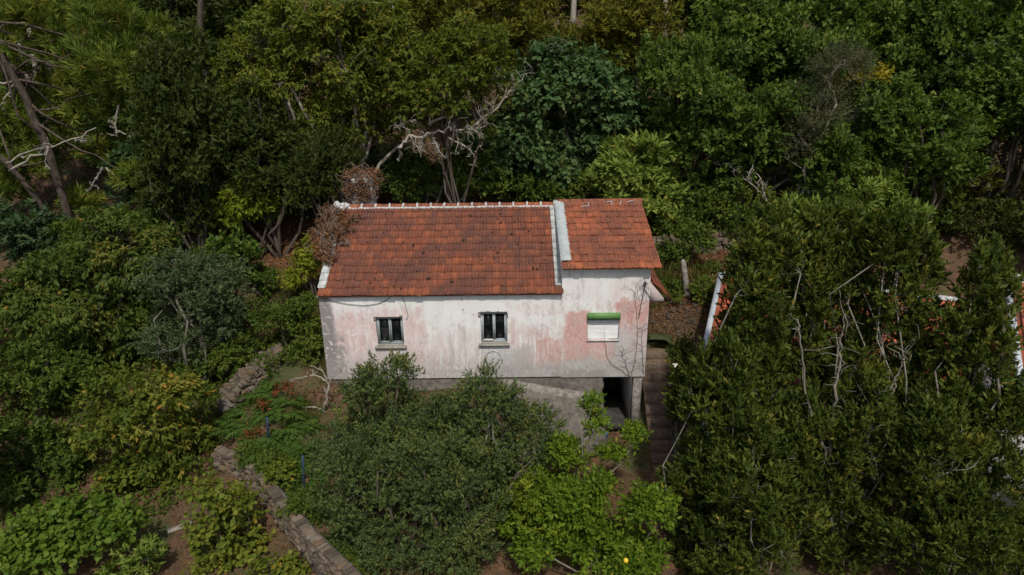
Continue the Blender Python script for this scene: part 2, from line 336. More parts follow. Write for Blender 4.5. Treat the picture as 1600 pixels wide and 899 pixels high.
# ------------------------------------------------------------------ ground sheet
def axis(lo, a, b, hi, fine):
    n = np.arange(a, b + 1e-6, fine); l = []; x = a; s = fine
    while x > lo: s *= 1.25; x -= s; l.append(x)
    r = []; x = b; s = fine
    while x < hi: s *= 1.25; x += s; r.append(x)
    return np.array(l[::-1] + list(n) + r)
gx = axis(-220, -16, 17, 220, .3); gy = axis(-90, -9, 14, 320, .3)
GX, GY = np.meshgrid(gx, gy); GZ = H(GX.ravel(), GY.ravel()).reshape(GX.shape)
nx, ny = len(gx), len(gy); i = np.arange(ny - 1)[:, None] * nx; j = np.arange(nx - 1)[None]
gq = np.stack([i + j, i + j + 1, i + nx + j + 1, i + nx + j], -1).reshape(-1, 4)
o = link('ground', mesh_np('ground', np.stack([GX.ravel(), GY.ravel(), GZ.ravel()], 1), gq, M['ground'], None, True)); o['kind'] = 'structure'

# ------------------------------------------------------------------ the old house
X0, XS, X1 = -5.70, 1.47, 4.05
DEP = 6.8; ZF = 1.86
house = thing('old_house', 'weathered white and pink farmhouse with rusty tiled roof among the trees', 'house', (-.8, 0, 0))
HINV = Matrix.Translation((.8, 0, 0))
def hp(name, mb, mat, parent=None, kind=None, smooth=False):
    o = mb.obj(name, mat, parent or house, smooth, kind)
    if parent is None: o.matrix_parent_inverse = HINV
    return o
def wall_xz(x0, x1, z0, z1, holes, y, th):
    """wall in the XZ plane, front at y, thickness th to +Y, with rectangular openings"""
    mb = MB(); xs = sorted({x0, x1, *[h[0] for h in holes], *[h[1] for h in holes]}); zs = sorted({z0, z1, *[h[2] for h in holes], *[h[3] for h in holes]})
    inside = lambda x, z: any(h[0] < x < h[1] and h[2] < z < h[3] for h in holes)
    for a, b in zip(xs, xs[1:]):
        for c, d in zip(zs, zs[1:]):
            if inside((a + b) / 2, (c + d) / 2): continue
            mb.add([(a, y, c), (b, y, c), (b, y, d), (a, y, d)], [(0, 1, 2, 3)]); mb.add([(a, y + th, c), (b, y + th, c), (b, y + th, d), (a, y + th, d)], [(3, 2, 1, 0)])
    for h in list(holes) + [(x0, x1, z0, z1)]:
        a, b, c, d = h; V = [(a, y, c), (b, y, c), (b, y, d), (a, y, d), (a, y + th, c), (b, y + th, c), (b, y + th, d), (a, y + th, d)]
        mb.add(V, [(0, 4, 5, 1), (1, 5, 6, 2), (2, 6, 7, 3), (3, 7, 4, 0)])
    return mb
W1 = (-4.08, -3.27, 2.985, 3.90); W2 = (-.95, -.155, 3.02, 4.02); WS = (2.24, 3.20, 3.08, 3.965); GA = (2.76, 3.73, -.3, 1.815)
TH = .30
hp('front_wall', wall_xz(X0, XS, ZF, 4.60, [W1, W2], 0, TH), M['plaster'])
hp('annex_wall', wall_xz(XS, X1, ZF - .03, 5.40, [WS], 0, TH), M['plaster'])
# lower storey under the annex (garage mouth) and the plinth under the main room
mb = MB(); mb.box(XS, 2.76, .04, TH, -.6, ZF - .03)
rg = random.Random(3)
for k in range(9):   # ragged broken jamb on the left of the opening
    z = -.1 + k * .21; mb.box(2.76, 2.76 + rg.uniform(.0, .06), .045, TH - .01, z, z + .205)
hp('annex_base_wall', mb, M['plinth'])
mb = MB(); mb.box(3.73, 3.97, .05, TH, -.6, ZF - .032); hp('pillar', mb, M['concrete_pale'])
mb = MB(); mb.box(X0 + .04, XS, .05, TH, .2, ZF); hp('plinth', mb, M['plinth'])
# side, back and inner walls
mb = MB(); mb.box(X0, X0 + TH, TH, DEP - TH, -.6, 4.60); mb.prism([(X0, TH, 4.6), (X0, DEP - TH, 4.6), (X0, 3.4, 6.38)], (TH, 0, 0)); hp('gable_wall', mb, M['plaster'])
mb = MB(); mb.box(X1 - TH, X1, TH, DEP - TH, -.6, 5.40); mb.prism([(X1 - TH, TH, 5.4), (X1 - TH, DEP - TH, 5.4), (X1 - TH, 3.4, 6.42)], (TH, 0, 0)); hp('gable_wall', mb, M['plaster'])
mb = MB(); mb.box(X0, X1, DEP - TH, DEP, -.6, 4.6); hp('back_wall', mb, M['plaster'])
mb = MB(); mb.prism([(XS, .02, 4.70), (XS, 3.38, 6.38), (XS, 3.38, 6.48), (XS, .02, 5.40)], (.12, 0, 0)); hp('step_wall', mb, M['sidegrey'])
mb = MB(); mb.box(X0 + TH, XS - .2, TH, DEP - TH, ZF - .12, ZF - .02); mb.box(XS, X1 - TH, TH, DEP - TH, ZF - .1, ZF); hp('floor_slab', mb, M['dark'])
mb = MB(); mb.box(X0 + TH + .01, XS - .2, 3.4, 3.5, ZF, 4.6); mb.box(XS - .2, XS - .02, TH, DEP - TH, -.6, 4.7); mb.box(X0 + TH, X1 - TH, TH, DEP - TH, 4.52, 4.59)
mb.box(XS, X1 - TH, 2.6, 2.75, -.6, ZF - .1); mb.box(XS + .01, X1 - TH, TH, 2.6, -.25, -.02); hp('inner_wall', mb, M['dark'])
# eave soffits
mb = MB(); mb.box(X0 - .02, XS - .01, -.12, .1, 4.598, 4.612); hp('eave_soffit', mb, M['soffit'])
mb = MB(); mb.box(XS - .05, X1 + .20, -.21, .1, 5.392, 5.404); hp('eave_soffit', mb, M['soffit'])

# --- roofs
def tile_profile(w, L, n=9):
    u = np.linspace(-w / 2, w / 2, n); t = (u / w + .5)
    h = .020 * np.cos(t * 4 * math.pi) + .008 * np.cos(t * 2 * math.pi)
    V = np.concatenate([np.stack([u, np.full(n, -.01), h + .036], 1), np.stack([u, np.full(n, L), h * .9 + .006], 1), np.stack([u, np.full(n, -.005), h + .012], 1)])
    k = np.arange(n - 1)
    Q = np.concatenate([np.stack([k, k + 1, n + k + 1, n + k], 1), np.stack([2 * n + k, 2 * n + k + 1, k + 1, k], 1)])
    return V, Q
TV, TQ = tile_profile(.209, .345)
class Slope:
    def __init__(s, org, U, V):
        s.o = np.array(org, float); s.U = np.array(U, float); s.V = np.array(V, float); s.N = np.cross(s.U, s.V)
    def at(s, u, v, n=0): return s.o + s.U * u + s.V * v + s.N * n
    def mat(s, u, v, n=0, rz=0):
        c, d = math.cos(rz), math.sin(rz); A = s.U * c + s.V * d; B = -s.U * d + s.V * c; p = s.at(u, v, n)
        return Matrix(((A[0], B[0], s.N[0], p[0]), (A[1], B[1], s.N[1], p[1]), (A[2], B[2], s.N[2], p[2]), (0, 0, 0, 1)))
def lay_tiles(sl, roof, mat, cells, nind, course):
    """cells: list of (col,row,u,v); the first nind become separate tiles, the rest one joined part"""
    me = mesh_np('tile', TV, TQ, mat); rest = MB()
    for k, (u, v) in enumerate(cells):
        n = rg.uniform(-.005, .010) + .011 * math.sin(u * 1.4 + v * .9) * math.sin(v * 1.3 + .4); rz = rg.gauss(0, .018); dv = rg.gauss(0, .010) + .008 * math.sin(u * 1.7 + v * 2.3); du = rg.gauss(0, .004)
        if k < nind:
            o = link('tile', me, roof); o.matrix_world = sl.mat(u + du, v + dv, n, rz)
        else:
            Mx = np.array(sl.mat(u + du, v + dv, n, rz)); rest.add(TV @ Mx[:3, :3].T + Mx[:3, 3], TQ)
    if rest.n:
        o = rest.obj('tile_field', mat, roof); o['kind'] = 'stuff'
A1 = math.radians(27.2); A2 = math.radians(17.3)
SL1 = Slope((-5.68, -.165, 4.65), (1, 0, 0), (0, math.cos(A1), math.sin(A1)))
SL2 = Slope((1.62, -.27, 5.43), (1, 0, 0), (0, math.cos(A2), math.sin(A2)))
RL1 = (3.4 + .165) / math.cos(A1); RL2 = (3.4 + .27) / math.cos(A2)
zr1 = SL1.at(0, RL1)[2]; zr2 = SL2.at(0, RL2)[2]
mb = MB()   # deck under the tiles, both slopes
mb.prism([(-5.68, -.14, 4.632), (-5.68, 3.4, zr1 - .02), (-5.68, 7.0, 4.645), (-5.68, 7.0, 4.61), (-5.68, 3.4, zr1 - .08), (-5.68, -.14, 4.612)], (7.13, 0, 0))
roof1 = hp('main_roof', mb, M['tile'])
mb = MB(); mb.prism([(XS + .02, -.24, 5.42), (XS + .02, 3.4, zr2 - .02), (XS + .02, 7.0, 5.44), (XS + .02, 7.0, 5.40), (XS + .02, 3.4, zr2 - .08), (XS + .02, -.24, 5.405)], (X1 + .22 - XS, 0, 0))
roof2 = hp('annex_roof', mb, M['tile2'])
roof1['label'] = 'wide main roof of dark rusty clay tiles'; roof2['label'] = 'shallower brighter orange tiled roof over the right end'
nc = 13; cr = RL1 / nc
cells = []
for r in range(nc):
    for c in range(35):
        if r > 0 and c in (0, 34): continue
        cells.append((.105 + c * .205, r * cr))
lay_tiles(SL1, roof1, M['tile'], cells, 205, cr)
mew = mesh_np('verge_tile', TV * (1.12, 1.06, 1.0), TQ, M['white_tile'])
for r in range(1, nc):
    for c in (0, 34):
        if c == 0 and r > 12: continue
        o = link('verge_tile', mew, roof1); o.matrix_world = SL1.mat(.10 + c * .205 - (.0 if c else .02), r * cr, .015, rg.gauss(0, .015))
nc2 = 11; cr2 = RL2 / nc2; cells = []
for r in range(nc2):
    for c in range(13):
        if r > 0 and c == -1: continue
        cells.append((.105 + c * .205, r * cr2))
cells.insert(0, (-.10, 0))
lay_tiles(SL2, roof2, M['tile2'], cells, 92, cr2)
# moss lumps and slipped-tile holes on the main roof: dark knobs
mb = MB()
def knob(mb, c, r, rr=None):
    rr = rr or rng; d = np.array([(1, 0, 0), (-1, 0, 0), (0, 1, 0), (0, -1, 0), (0, 0, 1.), (0, 0, -1)]) * r * rr.uniform(.7, 1.3, (6, 1)); mb.add(c + d, None, [(0, 2, 4), (2, 1, 4), (1, 3, 4), (3, 0, 4), (2, 0, 5), (1, 2, 5), (3, 1, 5), (0, 3, 5)])
for k in range(60):
    u, v = rg.uniform(.4, 6.9), rg.uniform(.2, 4.0); r = rg.choice([.015, .02, .025, .03, .045])
    for _ in range(3): knob(mb, SL1.at(u + rg.gauss(0, r * .5), v + rg.gauss(0, r * .5), .035), r)
o = mb.obj('moss', plain('black_moss', (.018, .014, .012), (.03, .025, .018), .95, 30, .3), roof1); o['kind'] = 'stuff'
# ridges
def halfcap(L, r, mat, name, r2=None):
    mb = MB(); a = np.linspace(-.15, math.pi + .15, 8); r2 = r2 or r
    V = [(x, math.cos(t) * rr, math.sin(t) * rr * .8) for x, rr in ((0, r), (L, r2)) for t in a]
    V += [(x, math.cos(t) * rr * .85, math.sin(t) * rr * .66) for x, rr in ((0, r), (L, r2)) for t in a]
    n = len(a); Q = []
    for k in range(n - 1): Q += [(k, k + 1, n + k + 1, n + k), (2 * n + k, 2 * n + k + 1, k + 1, k), (n + k, n + k + 1, 3 * n + k + 1, 3 * n + k)]
    mb.add(V, Q); return mb.mesh(name, mat)
cap = halfcap(.46, .115, M['tile2'], 'ridge_tile', .095); col = halfcap(.06, .135, M['mortar'], 'mortar_collar')
nr = 15; step = (1.42 + 5.40) / nr
for k in range(nr):
    o = link('ridge_tile', cap, roof1, (-5.40 + k * step, 3.4, zr1 - .01)); o.rotation_euler = (0, rg.gauss(0, .012), rg.gauss(0, .012))
    c_ = link('mortar_collar', col, roof1, (-5.41 + k * step, 3.4, zr1 - .012)); c_.rotation_euler = (0, 0, rg.gauss(0, .05))
mb = MB()
for k in range(46):
    x = -5.5 + k * .15; mb.box(x, x + .149, 3.25 + rg.uniform(-.012, .012), 3.34, zr1 - .09, zr1 - .006 + rg.uniform(-.008, .008))
mb.obj('ridge_mortar', M['mortar'], roof1)
mb = MB()
for k in range(26): knob(mb, np.array([-5.56 + rg.gauss(0, .12), 3.3 + rg.gauss(0, .09), zr1 + rg.uniform(-.06, .1)]), rg.uniform(.06, .13))
mb.obj('mortar_lump', M['mortar'], roof1)
cap2 = halfcap(.42, .10, M['tile2'], 'ridge_tile', .09)
for k in range(7):
    o = link('ridge_tile', cap2, roof2, (1.55 + k * .395, 3.4, zr2 - .005)); o.rotation_euler = (0, rg.gauss(0, .01), rg.gauss(0, .01))
mb = MB(); mb.box(1.6, 4.25, 3.28, 3.36, zr2 - .09, zr2 - .012); mb.obj('ridge_mortar', plain('dirty_mortar', (.22, .19, .17), (.11, .10, .09), .95, 12, .5), roof2)
mb = MB(); mb.box(1.40, 1.62, 3.24, 3.55, zr1 - .05, zr1 + .115); mb.obj('mortar_lump', M['mortar'], roof1)
for (u0, v0, u1, v1) in ((.65, 3.42, .92, 3.44), (.90, 3.44, .93, 3.72), (1.66, 3.5, 1.72, 3.78), (1.95, 3.52, 2.02, 3.78), (2.2, 3.66, 2.45, 3.78), (1.45, 3.66, 1.7, 3.72)):
    mb = MB(); P = [SL2.at(u0, v0, .05), SL2.at((u0 + u1) / 2, (v0 + v1) / 2, .058), SL2.at(u1, v1, .05)]; mb.tube(P, .014, 4); mb.obj('mortar_streak', M['mortar'], roof2)
# flashing between the roofs: a folded zinc sheet climbing the annex edge
mb = MB(); n = 14
for side, (n0, n1) in enumerate(((.045, .05),)):
    V = []
    for k in range(n + 1):
        t = k / n; v = .36 + t * (RL2 - .50); w = .02 + .005 * math.sin(k * 2.1)
        for (u, h) in ((-.20, -.01), (-.19, .062), (.07 + w, .064), (.085 + w, .05)): V.append(SL2.at(u - .0, v, h))
    Q = [(4 * k + a, 4 * k + a + 1, 4 * k + a + 5, 4 * k + a + 4) for k in range(n) for a in range(3)]
    mb.add(V, Q)
mb.obj('flashing', M['zinc'], roof2)
mb = MB()
for k in range(9):
    v = .5 + k * .38; mb.tube([SL2.at(.075, v, .06), SL2.at(.12, v - .015, .055), SL2.at(.13, v - .07, .05)], [.016, .014, .008], 4)
mb.obj('sealant', M['mortar'], roof2)

# --- windows
def window(W_, framemat, sash, y=.10, fw=.045, curtain=None, name='window'):
    x0, x1, z0, z1 = W_
    mb = MB()
    mb.box(x0, x0 + fw, y, y + .07, z0, z1); mb.box(x1 - fw, x1, y, y + .07, z0, z1)
    mb.box(x0 + fw, x1 - fw, y, y + .07, z1 - fw, z1); mb.box(x0 + fw, x1 - fw, y, y + .07, z0, z0 + fw * 1.3)
    w = hp('window', mb, framemat)
    xm = (x0 + x1) / 2; s = .038
    for k, (a, b) in enumerate(((x0 + fw, xm), (xm, x1 - fw))):
        m2 = MB(); yy = y - .012 + .014 * k
        c0, c1 = a + .003, b - .003; d0, d1 = z0 + fw * 1.3 + .003, z1 - fw - .003
        m2.box(c0, c0 + s, yy, yy + .04, d0, d1); m2.box(c1 - s, c1, yy, yy + .04, d0, d1); m2.box(c0 + s, c1 - s, yy, yy + .04, d1 - s, d1); m2.box(c0 + s, c1 - s, yy, yy + .04, d0, d0 + s)
        m2.obj('sash', framemat, w)
        m3 = MB(); m3.box(c0 + s, c1 - s, yy + .016, yy + .022, d0 + s, d1 - s); m3.obj('pane', M['glass'], w)
    m4 = MB(); a = .07
    V = [(x0 - a, -.075, z0 - .085), (x1 + a, -.075, z0 - .085), (x1 + a, -.085, z0 - .02), (x0 - a, -.085, z0 - .02)]
    m4.prism([(x0 - a, -.08, z0 - .085), (x0 - a, -.09, z0 - .025), (x0 - a, .0, z0 - .004), (x0 - a, .0, z0 - .085)], (x1 - x0 + 2 * a, 0, 0))
    m4.box(x0 + .003, x1 - .003, .001, y + .02, z0 - .004, z0 + .012)
    m4.obj('sill', M['sill'], w)
    return w
w1 = window(W1, M['frame'], 0); w1['label'] = 'left window with grey-green painted sashes'
w2 = window(W2, M['frame2'], 0); w2['label'] = 'middle window with bare aluminium sashes'
mb = MB(); mb.box(-4.0, -3.70, .34, .36, 2.98, 3.42); mb.obj('curtain', M['curtain'], w1)
mb = MB()
for (xa, xb, zz, sag) in ((-.88, -.60, 3.60, .06), (-.53, -.25, 3.62, -.05), (-.88, -.58, 3.14, .05)):
    t = np.linspace(0, 1, 9); mb.tube(np.stack([xa + (xb - xa) * t, np.full(9, .19), zz - sag * 4 * t * (1 - t) + .03 * t], 1), .011, 4)
mb.obj('hanging_rag', M['curtain'], w2)
mb = MB(); mb.box(-.915, -.575, .07, .085, 3.075, 3.10); mb.obj('weather_strip', M['white'], w2)
# chipped plaster around the windows: bare brick edges standing out of the render
for (x, z, w, h) in ((-4.13, 3.90, .86, .022), (-4.135, 3.78, .05, .14), (-3.36, 3.93, .09, .03), (-1.02, 3.985, .07, .05), (-1.01, 3.86, .055, .10), (-.95, 4.02, .80, .02), (-.78, 4.04, .12, .022), (-.46, 4.04, .06, .018), (-.16, 3.84, .03, .16)):
    mb = MB(); mb.box(x, x + w, -.008, .004, z, z + h); hp('bare_brick_edge', mb, M['brick'])
# roller shutter window
x0, x1, z0, z1 = WS
mb = MB(); n = 17; zt = z1 - .19; dz = (zt - z0 - .012) / n
for k in range(n):
    z = z0 + .012 + k * dz; V = [(x0 + .02, .075, z), (x1 - .02, .075, z), (x1 - .02, .066, z + dz * .15), (x0 + .02, .066, z + dz * .15), (x1 - .02, .060, z + dz * .6), (x0 + .02, .060, z + dz * .6), (x1 - .02, .075, z + dz * .99), (x0 + .02, .075, z + dz * .99)]
    mb.add(V, [(0, 1, 2, 3), (3, 2, 4, 5), (5, 4, 6, 7)])
mb.box(x0 + .02, x1 - .02, .08, .1, z0, z1 - .01)
sh = hp('roller_shutter', mb, M['shutter'])
m2 = MB(); m2.prism([(x0 - .01, -.10, z1 - .195), (x0 - .01, -.10, z1 - .03), (x0 - .01, -.06, z1 + .004), (x0 - .01, .08, z1 + .004), (x0 - .01, .08, z1 - .195)], (x1 - x0 + .02, 0, 0)); m2.obj('shutter_box', M['green'], sh)
m2 = MB(); m2.box(x0, x0 + .02, .03, .1, z0, z1 - .2); m2.box(x1 - .02, x1, .03, .1, z0, z1 - .2); m2.obj('guide_rail', M['sidegrey'], sh)
m2 = MB(); m2.box(x0 - .01, x1 + .01, -.035, .1, z0 - .035, z0 - .003); m2.obj('sill', M['sidegrey'], sh)
# arched patch of old render under the middle window
mb = MB(); t = np.linspace(0, math.pi, 12); c0 = atY(772, 566, 0)
mb.tube(np.stack([c0[0] - .02 + .27 * np.cos(t), np.full(12, -.006), c0[2] + .02 + .36 * np.sin(t)], 1), .022, 4); hp('arch_moulding', mb, M['sidegrey'])
# side lean-to roof on the right flank
ra = atY(1020, 438, 0)[2]; rb = 4.30
mb = MB(); mb.prism([(X1, .01, rb - .02), (X1 + .43, .01, rb - .02), (X1 + .43, .01, rb + .10), (X1, .01, ra - .06)], (0, 2.6, 0)); lean = hp('lean_to', mb, plain('stained_fascia', (.46, .38, .36), (.33, .29, .28), .9, 8, .4))
SLL = Slope((X1 + .60, -.03, rb + .06), (0, 1, 0), (-math.cos(math.atan2(ra - rb - .1, .58)), 0, math.sin(math.atan2(ra - rb - .1, .58))))
tl = mesh_np('tile', TV * (1.0, 1.15, 1), TQ, M['tile2'])
for c in range(12):
    for r in range(2):
        o = link('tile', tl, lean); o.matrix_world = SLL.mat(.10 + c * .205, r * .36, .0)
# chimney behind the ridge
cp = atY(568, 290, 4.6)
mb = MB(); mb.box(cp[0] - .36, cp[0] + .36, 4.3, 4.9, 5.6, cp[2] + .28); hp('chimney', mb, M['sidegrey'])
# cables on the facade
def wire(px, y=-.02, r=.009, sag=0, name='wall_cable', mat='cable', par=None):
    P = np.array([atY(a, b, y) for a, b in px]); mb = MB(); n = 20; t = np.linspace(0, len(P) - 1, n); Q = np.stack([np.interp(t, np.arange(len(P)), P[:, k]) for k in range(3)], 1)
    mb.tube(Q, r, 4); return hp(name, mb, M[mat])
wire([(502, 465), (520, 471), (545, 476), (570, 478), (590, 475), (602, 470), (611, 464)], -.03)
wire([(629, 464), (633, 475), (637, 490), (638, 495), (634, 500)], -.02, .007)
for px in (([1008, 446], [1005, 460], [1001, 480], [998, 498]), ([1009, 447], [1007, 452], [1013, 460], [1017, 470])):
    wire(px, -.03, .010)
mb = MB()
for k in range(10): knob(mb, atY(1008, 444, -.05) + rng.normal(0, .03, 3), .035)
hp('cable_box', mb, M['cable'])

# ------------------------------------------------------------------ concrete bank in front of the garage side
b0 = atY(778, 590, -.02); zl = 1.62
bank = thing('concrete_bank', 'sloping stained concrete bank with a pale ledge under the right half of the facade', 'retaining bank', (1.5, -.6, 0))
BINV = Matrix.Translation((-1.5, .6, 0))
def sheet(name, pts, mat, par, inv, th=.25):
    mb = MB(); top = [np.array(p, float) for p in pts]; mb.prism(top, (0, 0, -th)); o = mb.obj(name, mat, par); o.matrix_parent_inverse = inv; return o
LB = [(-.3, 1.80), (.5, 1.64), (1.2, 1.49), (2.0, 1.33), (2.78, 1.17)]
mb = MB(); n = len(LB); V = []
for x, z in LB: V += [(x, .035, z), (x, -.19, z - .05), (x, -.21, z - .17), (x, -.21, z - 1.2), (x, .035, z - 1.2)]
Q = [(5 * k + a, 5 * k + 5 + a, 5 * k + 6 + a, 5 * k + a + 1) for k in range(n - 1) for a in range(4)] + [(0, 1, 2, 3), (20, 24, 23, 22)]
mb.add(V, Q, [(0, 3, 4), (20, 22, 21)]); o = mb.obj('ledge', M['concrete_pale'], bank); o.matrix_parent_inverse = BINV
mb = MB(); V = []
for x, z in LB:
    V += [(x, -.205, z - .15), (x + .01, -.62, z - .60), (x + .02, -1.0, min(z - 1.15, .1)), (x + .02, -1.05, -.7), (x, -.205, -.7)]
mb.add(V, Q, [(0, 3, 4), (20, 22, 21), (20, 24, 22)]); o = mb.obj('slope_face', M['concrete'], bank); o.matrix_parent_inverse = BINV

# ------------------------------------------------------------------ stairs right of the house
stairs = thing('garden_stairs', 'worn earth and timber steps climbing along the right flank of the house', 'stairs', (4.5, -.2, 0))
SI = Matrix.Translation((-4.5, .2, 0))
for k in range(11):
    y = -1.85 + k * .29; z = -.28 + k * .245; mb = MB(); w = 5.05 + rg.uniform(-.06, .1)
    mb.box(4.10, w, y + .05, y + .34, z - .5, z); o = mb.obj('step', M['stepwood'], stairs); o.matrix_parent_inverse = SI
    mb = MB(); mb.box(4.10, w + .02, y, y + .048, z - .5, z + .02 + rg.uniform(-.01, .015)); n_ = mb.obj('nosing', plain('rotten_nosing', (.17, .125, .09), (.09, .066, .05), .95, 9, .7) if k == 0 else bpy.data.materials['rotten_nosing'], o)
mb = MB(); mb.prism([(4.08, 1.36, 2.45), (4.9, 1.36, 2.46), (5.15, 1.0, 2.40), (5.2, 1.5, 2.47), (4.9, 2.1, 2.55), (4.08, 2.1, 2.55)], (0, 0, -.9))
o = mb.obj('landing', plain('mossy_landing', (.035, .05, .018), (.07, .075, .03), .95, 8, .6)); tag(o, 'mossy green landing at the top of the stairs beside the house', 'landing')

# ------------------------------------------------------------------ stones and stone walls
def stone_mesh(seed):
    r = np.random.default_rng(seed); b = .28; V = []; 
    for sx in (-1, 1):
        for sy in (-1, 1):
            for sz in (-1, 1):
                for ax in range(3):
                    p = np.array([sx, sy, sz], float) * .5; f = 1 - b * r.uniform(.5, 1.4)
                    for a in range(3):
                        if a != ax: p[a] *= f
                    V.append(p * 1.0)
    V = np.array(V) * r.uniform(.85, 1.1, (24, 1)); me = bpy.data.meshes.new('stone')
    import bmesh
    bm = bmesh.new()
    for v in V: bm.verts.new(v)
    bmesh.ops.convex_hull(bm, input=bm.verts); bm.to_mesh(me); bm.free(); me.materials.append(M['stone']); return me
STONES = [stone_mesh(k) for k in range(8)]
def stone_wall(name, label, path, hts, th, face, stone, inv_loc, top=True, lim=290, batter=0.):
    """path: list of (x,y); hts: list of (zbottom, ztop); face: +1/-1 which side shows stones"""
    P = np.array(path, float); Hh = np.array(hts, float)
    t = thing(name, label, 'stone wall', (*inv_loc, float(Hh[:, 0].min())))
    inv = Matrix.Translation((-inv_loc[0], -inv_loc[1], -float(Hh[:, 0].min())))
    seg = np.linalg.norm(np.diff(P, axis=0), axis=1); s = np.concatenate([[0], np.cumsum(seg)])
    def at(d): return np.array([np.interp(d, s, P[:, 0]), np.interp(d, s, P[:, 1])])
    def nor(d):
        e = at(min(d + .05, s[-1])) - at(max(d - .05, 0)); e /= np.linalg.norm(e); return np.array([e[1], -e[0]]) * face, e
    mb = MB(); n = max(12, int(s[-1] / .3)); V = []
    for k in range(n + 1):
        d = s[-1] * k / n; p = at(d); nn, e = nor(d); zb = np.interp(d, s, Hh[:, 0]); zt = np.interp(d, s, Hh[:, 1])
        f = p - nn * .06; b = p - nn * th; V += [(*(f + nn * batter * (zt - zb)), zb - .4), (*f, zt - .05), (*b, zt - .05), (*b, zb - .4)]
    mb.add(V, [(4 * k + a, 4 * k + 4 + a, 4 * k + 4 + (a + 1) % 4, 4 * k + (a + 1) % 4) for k in range(n) for a in range(4)] + [(0, 1, 2, 3), (4 * n + 3, 4 * n + 2, 4 * n + 1, 4 * n)])
    o = mb.obj('wall_core', M['plinth'], t); o.matrix_parent_inverse = inv
    cnt = 0; rest = []
    def place(p3, e, nn, w, h, dd):
        nonlocal cnt
        q = [(p3, e, nn, w, h, dd)]
        if cnt >= lim: return
        o = link('stone', STONES[rg.randrange(8)], t); cnt += 1
        X = np.array([e[0], e[1], 0]); Y = np.array([-nn[0], -nn[1], 0]); Z = np.cross(X, Y)
        if Z[2] < 0: X = -X; Z = np.cross(X, Y)
        a = rg.gauss(0, .2); c, s_ = math.cos(a), math.sin(a); X, Z = X * c + Z * s_, -X * s_ + Z * c
        X = X * w; Y = Y * dd; Z = Z * h
        o.matrix_basis = inv @ Matrix(((X[0], Y[0], Z[0], p3[0]), (X[1], Y[1], Z[1], p3[1]), (X[2], Y[2], Z[2], p3[2]), (0, 0, 0, 1)))
    z_off = 0
    row = 0; zmax = (Hh[:, 1] - Hh[:, 0]).max()
    while z_off < zmax - .05:
        h = stone * rg.uniform(.7, 1.05); d = rg.uniform(0, .2)
        while d < s[-1]:
            w = stone * rg.uniform(.7, 1.9); p = at(d + w / 2); nn, e = nor(d + w / 2); zb = np.interp(d + w / 2, s, Hh[:, 0]); zt = np.interp(d + w / 2, s, Hh[:, 1])
            z = zt - z_off - h / 2
            if z > zb: place(np.array([*(p - nn * rg.uniform(.0, .07) + nn * batter * (zt - z)), z + rg.gauss(0, .02)]), e, nn, w * rg.uniform(.85, 1.05), h * rg.uniform(.75, 1.2), .26)
            d += w
        z_off += h * .96; row += 1
    if top:
        for off in np.arange(.18, th, stone * .9):
            d = 0
            while d < s[-1]:
                w = stone * rg.uniform(.8, 1.7); p = at(d + w / 2); nn, e = nor(d + w / 2); zt = np.interp(d + w / 2, s, Hh[:, 1])
                place(np.array([*(p - nn * off), zt - .08 + rg.gauss(0, .012)]), e, nn, w, .2, stone * .95); d += w
    return t
tw0, tw1 = atZ(1060, 410, 3.75), atZ(1150, 400, 3.75)
stone_wall('dry_stone_wall', 'rough dry stone terrace wall behind the concrete post, right of the house', [(4.6, 5.3), (6.0, 5.35), (7.5, 5.5), (9.2, 5.7)], [(3.6, 4.5), (3.6, 4.75), (3.6, 4.9), (3.5, 4.8)], .5, 1, .21, (6.5, 5.4), True, 200)
stone_wall('dry_stone_wall', 'half hidden dry stone terrace wall behind the neighbouring roof', [(10.2, 5.9), (11.5, 5.9), (13, 5.6), (15.5, 5.4)], [(3.4, 4.4), (3.4, 4.5), (3.4, 4.4), (3.4, 4.3)], .5, 1, .22, (12.8, 5.8), True, 130)
# lower left retaining wall along the water channel
rp = [atZ(u, v, z) for u, v, z in ((335, 700, .85), (375, 712, .85), (410, 745, .75), (450, 795, .6), (495, 845, .5), (545, 893, .4), (600, 950, .3))]
stone_wall('retaining_wall', 'battered stone retaining wall curving along the water channel at lower left', [(p[0], p[1]) for p in rp], [(-.55, p[2]) for p in rp], .2, 1, .115, (rp[3][0], rp[3][1]), False, 300, .26)
rp2 = [atZ(u, v, z) for u, v, z in ((352, 628, 1.45), (372, 604, 1.75), (395, 578, 2.1), (418, 556, 2.45), (436, 545, 2.65))]
stone_wall('field_wall', 'pale topped stone wall running uphill left of the house', [(p[0], p[1]) for p in rp2][::1], [(p[2] - 1.0, p[2]) for p in rp2], .5, 1, .115, (rp2[2][0], rp2[2][1]), True, 290)
# channel lip
c0, c1, c2 = atZ(395, 815, -.72), atZ(430, 845, -.74), atZ(478, 905, -.78)
mb = MB()
for a, b in ((c0, c1), (c1, c2)):
    e = (b - a); e /= np.linalg.norm(e); nn = np.array([-e[1], e[0], 0]) * .28; mb.prism([a, b, b - nn, a - nn], (0, 0, -.4))
tag(mb.obj('channel_kerb', M['concrete']), 'flat concrete kerb of the water channel at the foot of the retaining wall', 'kerb')

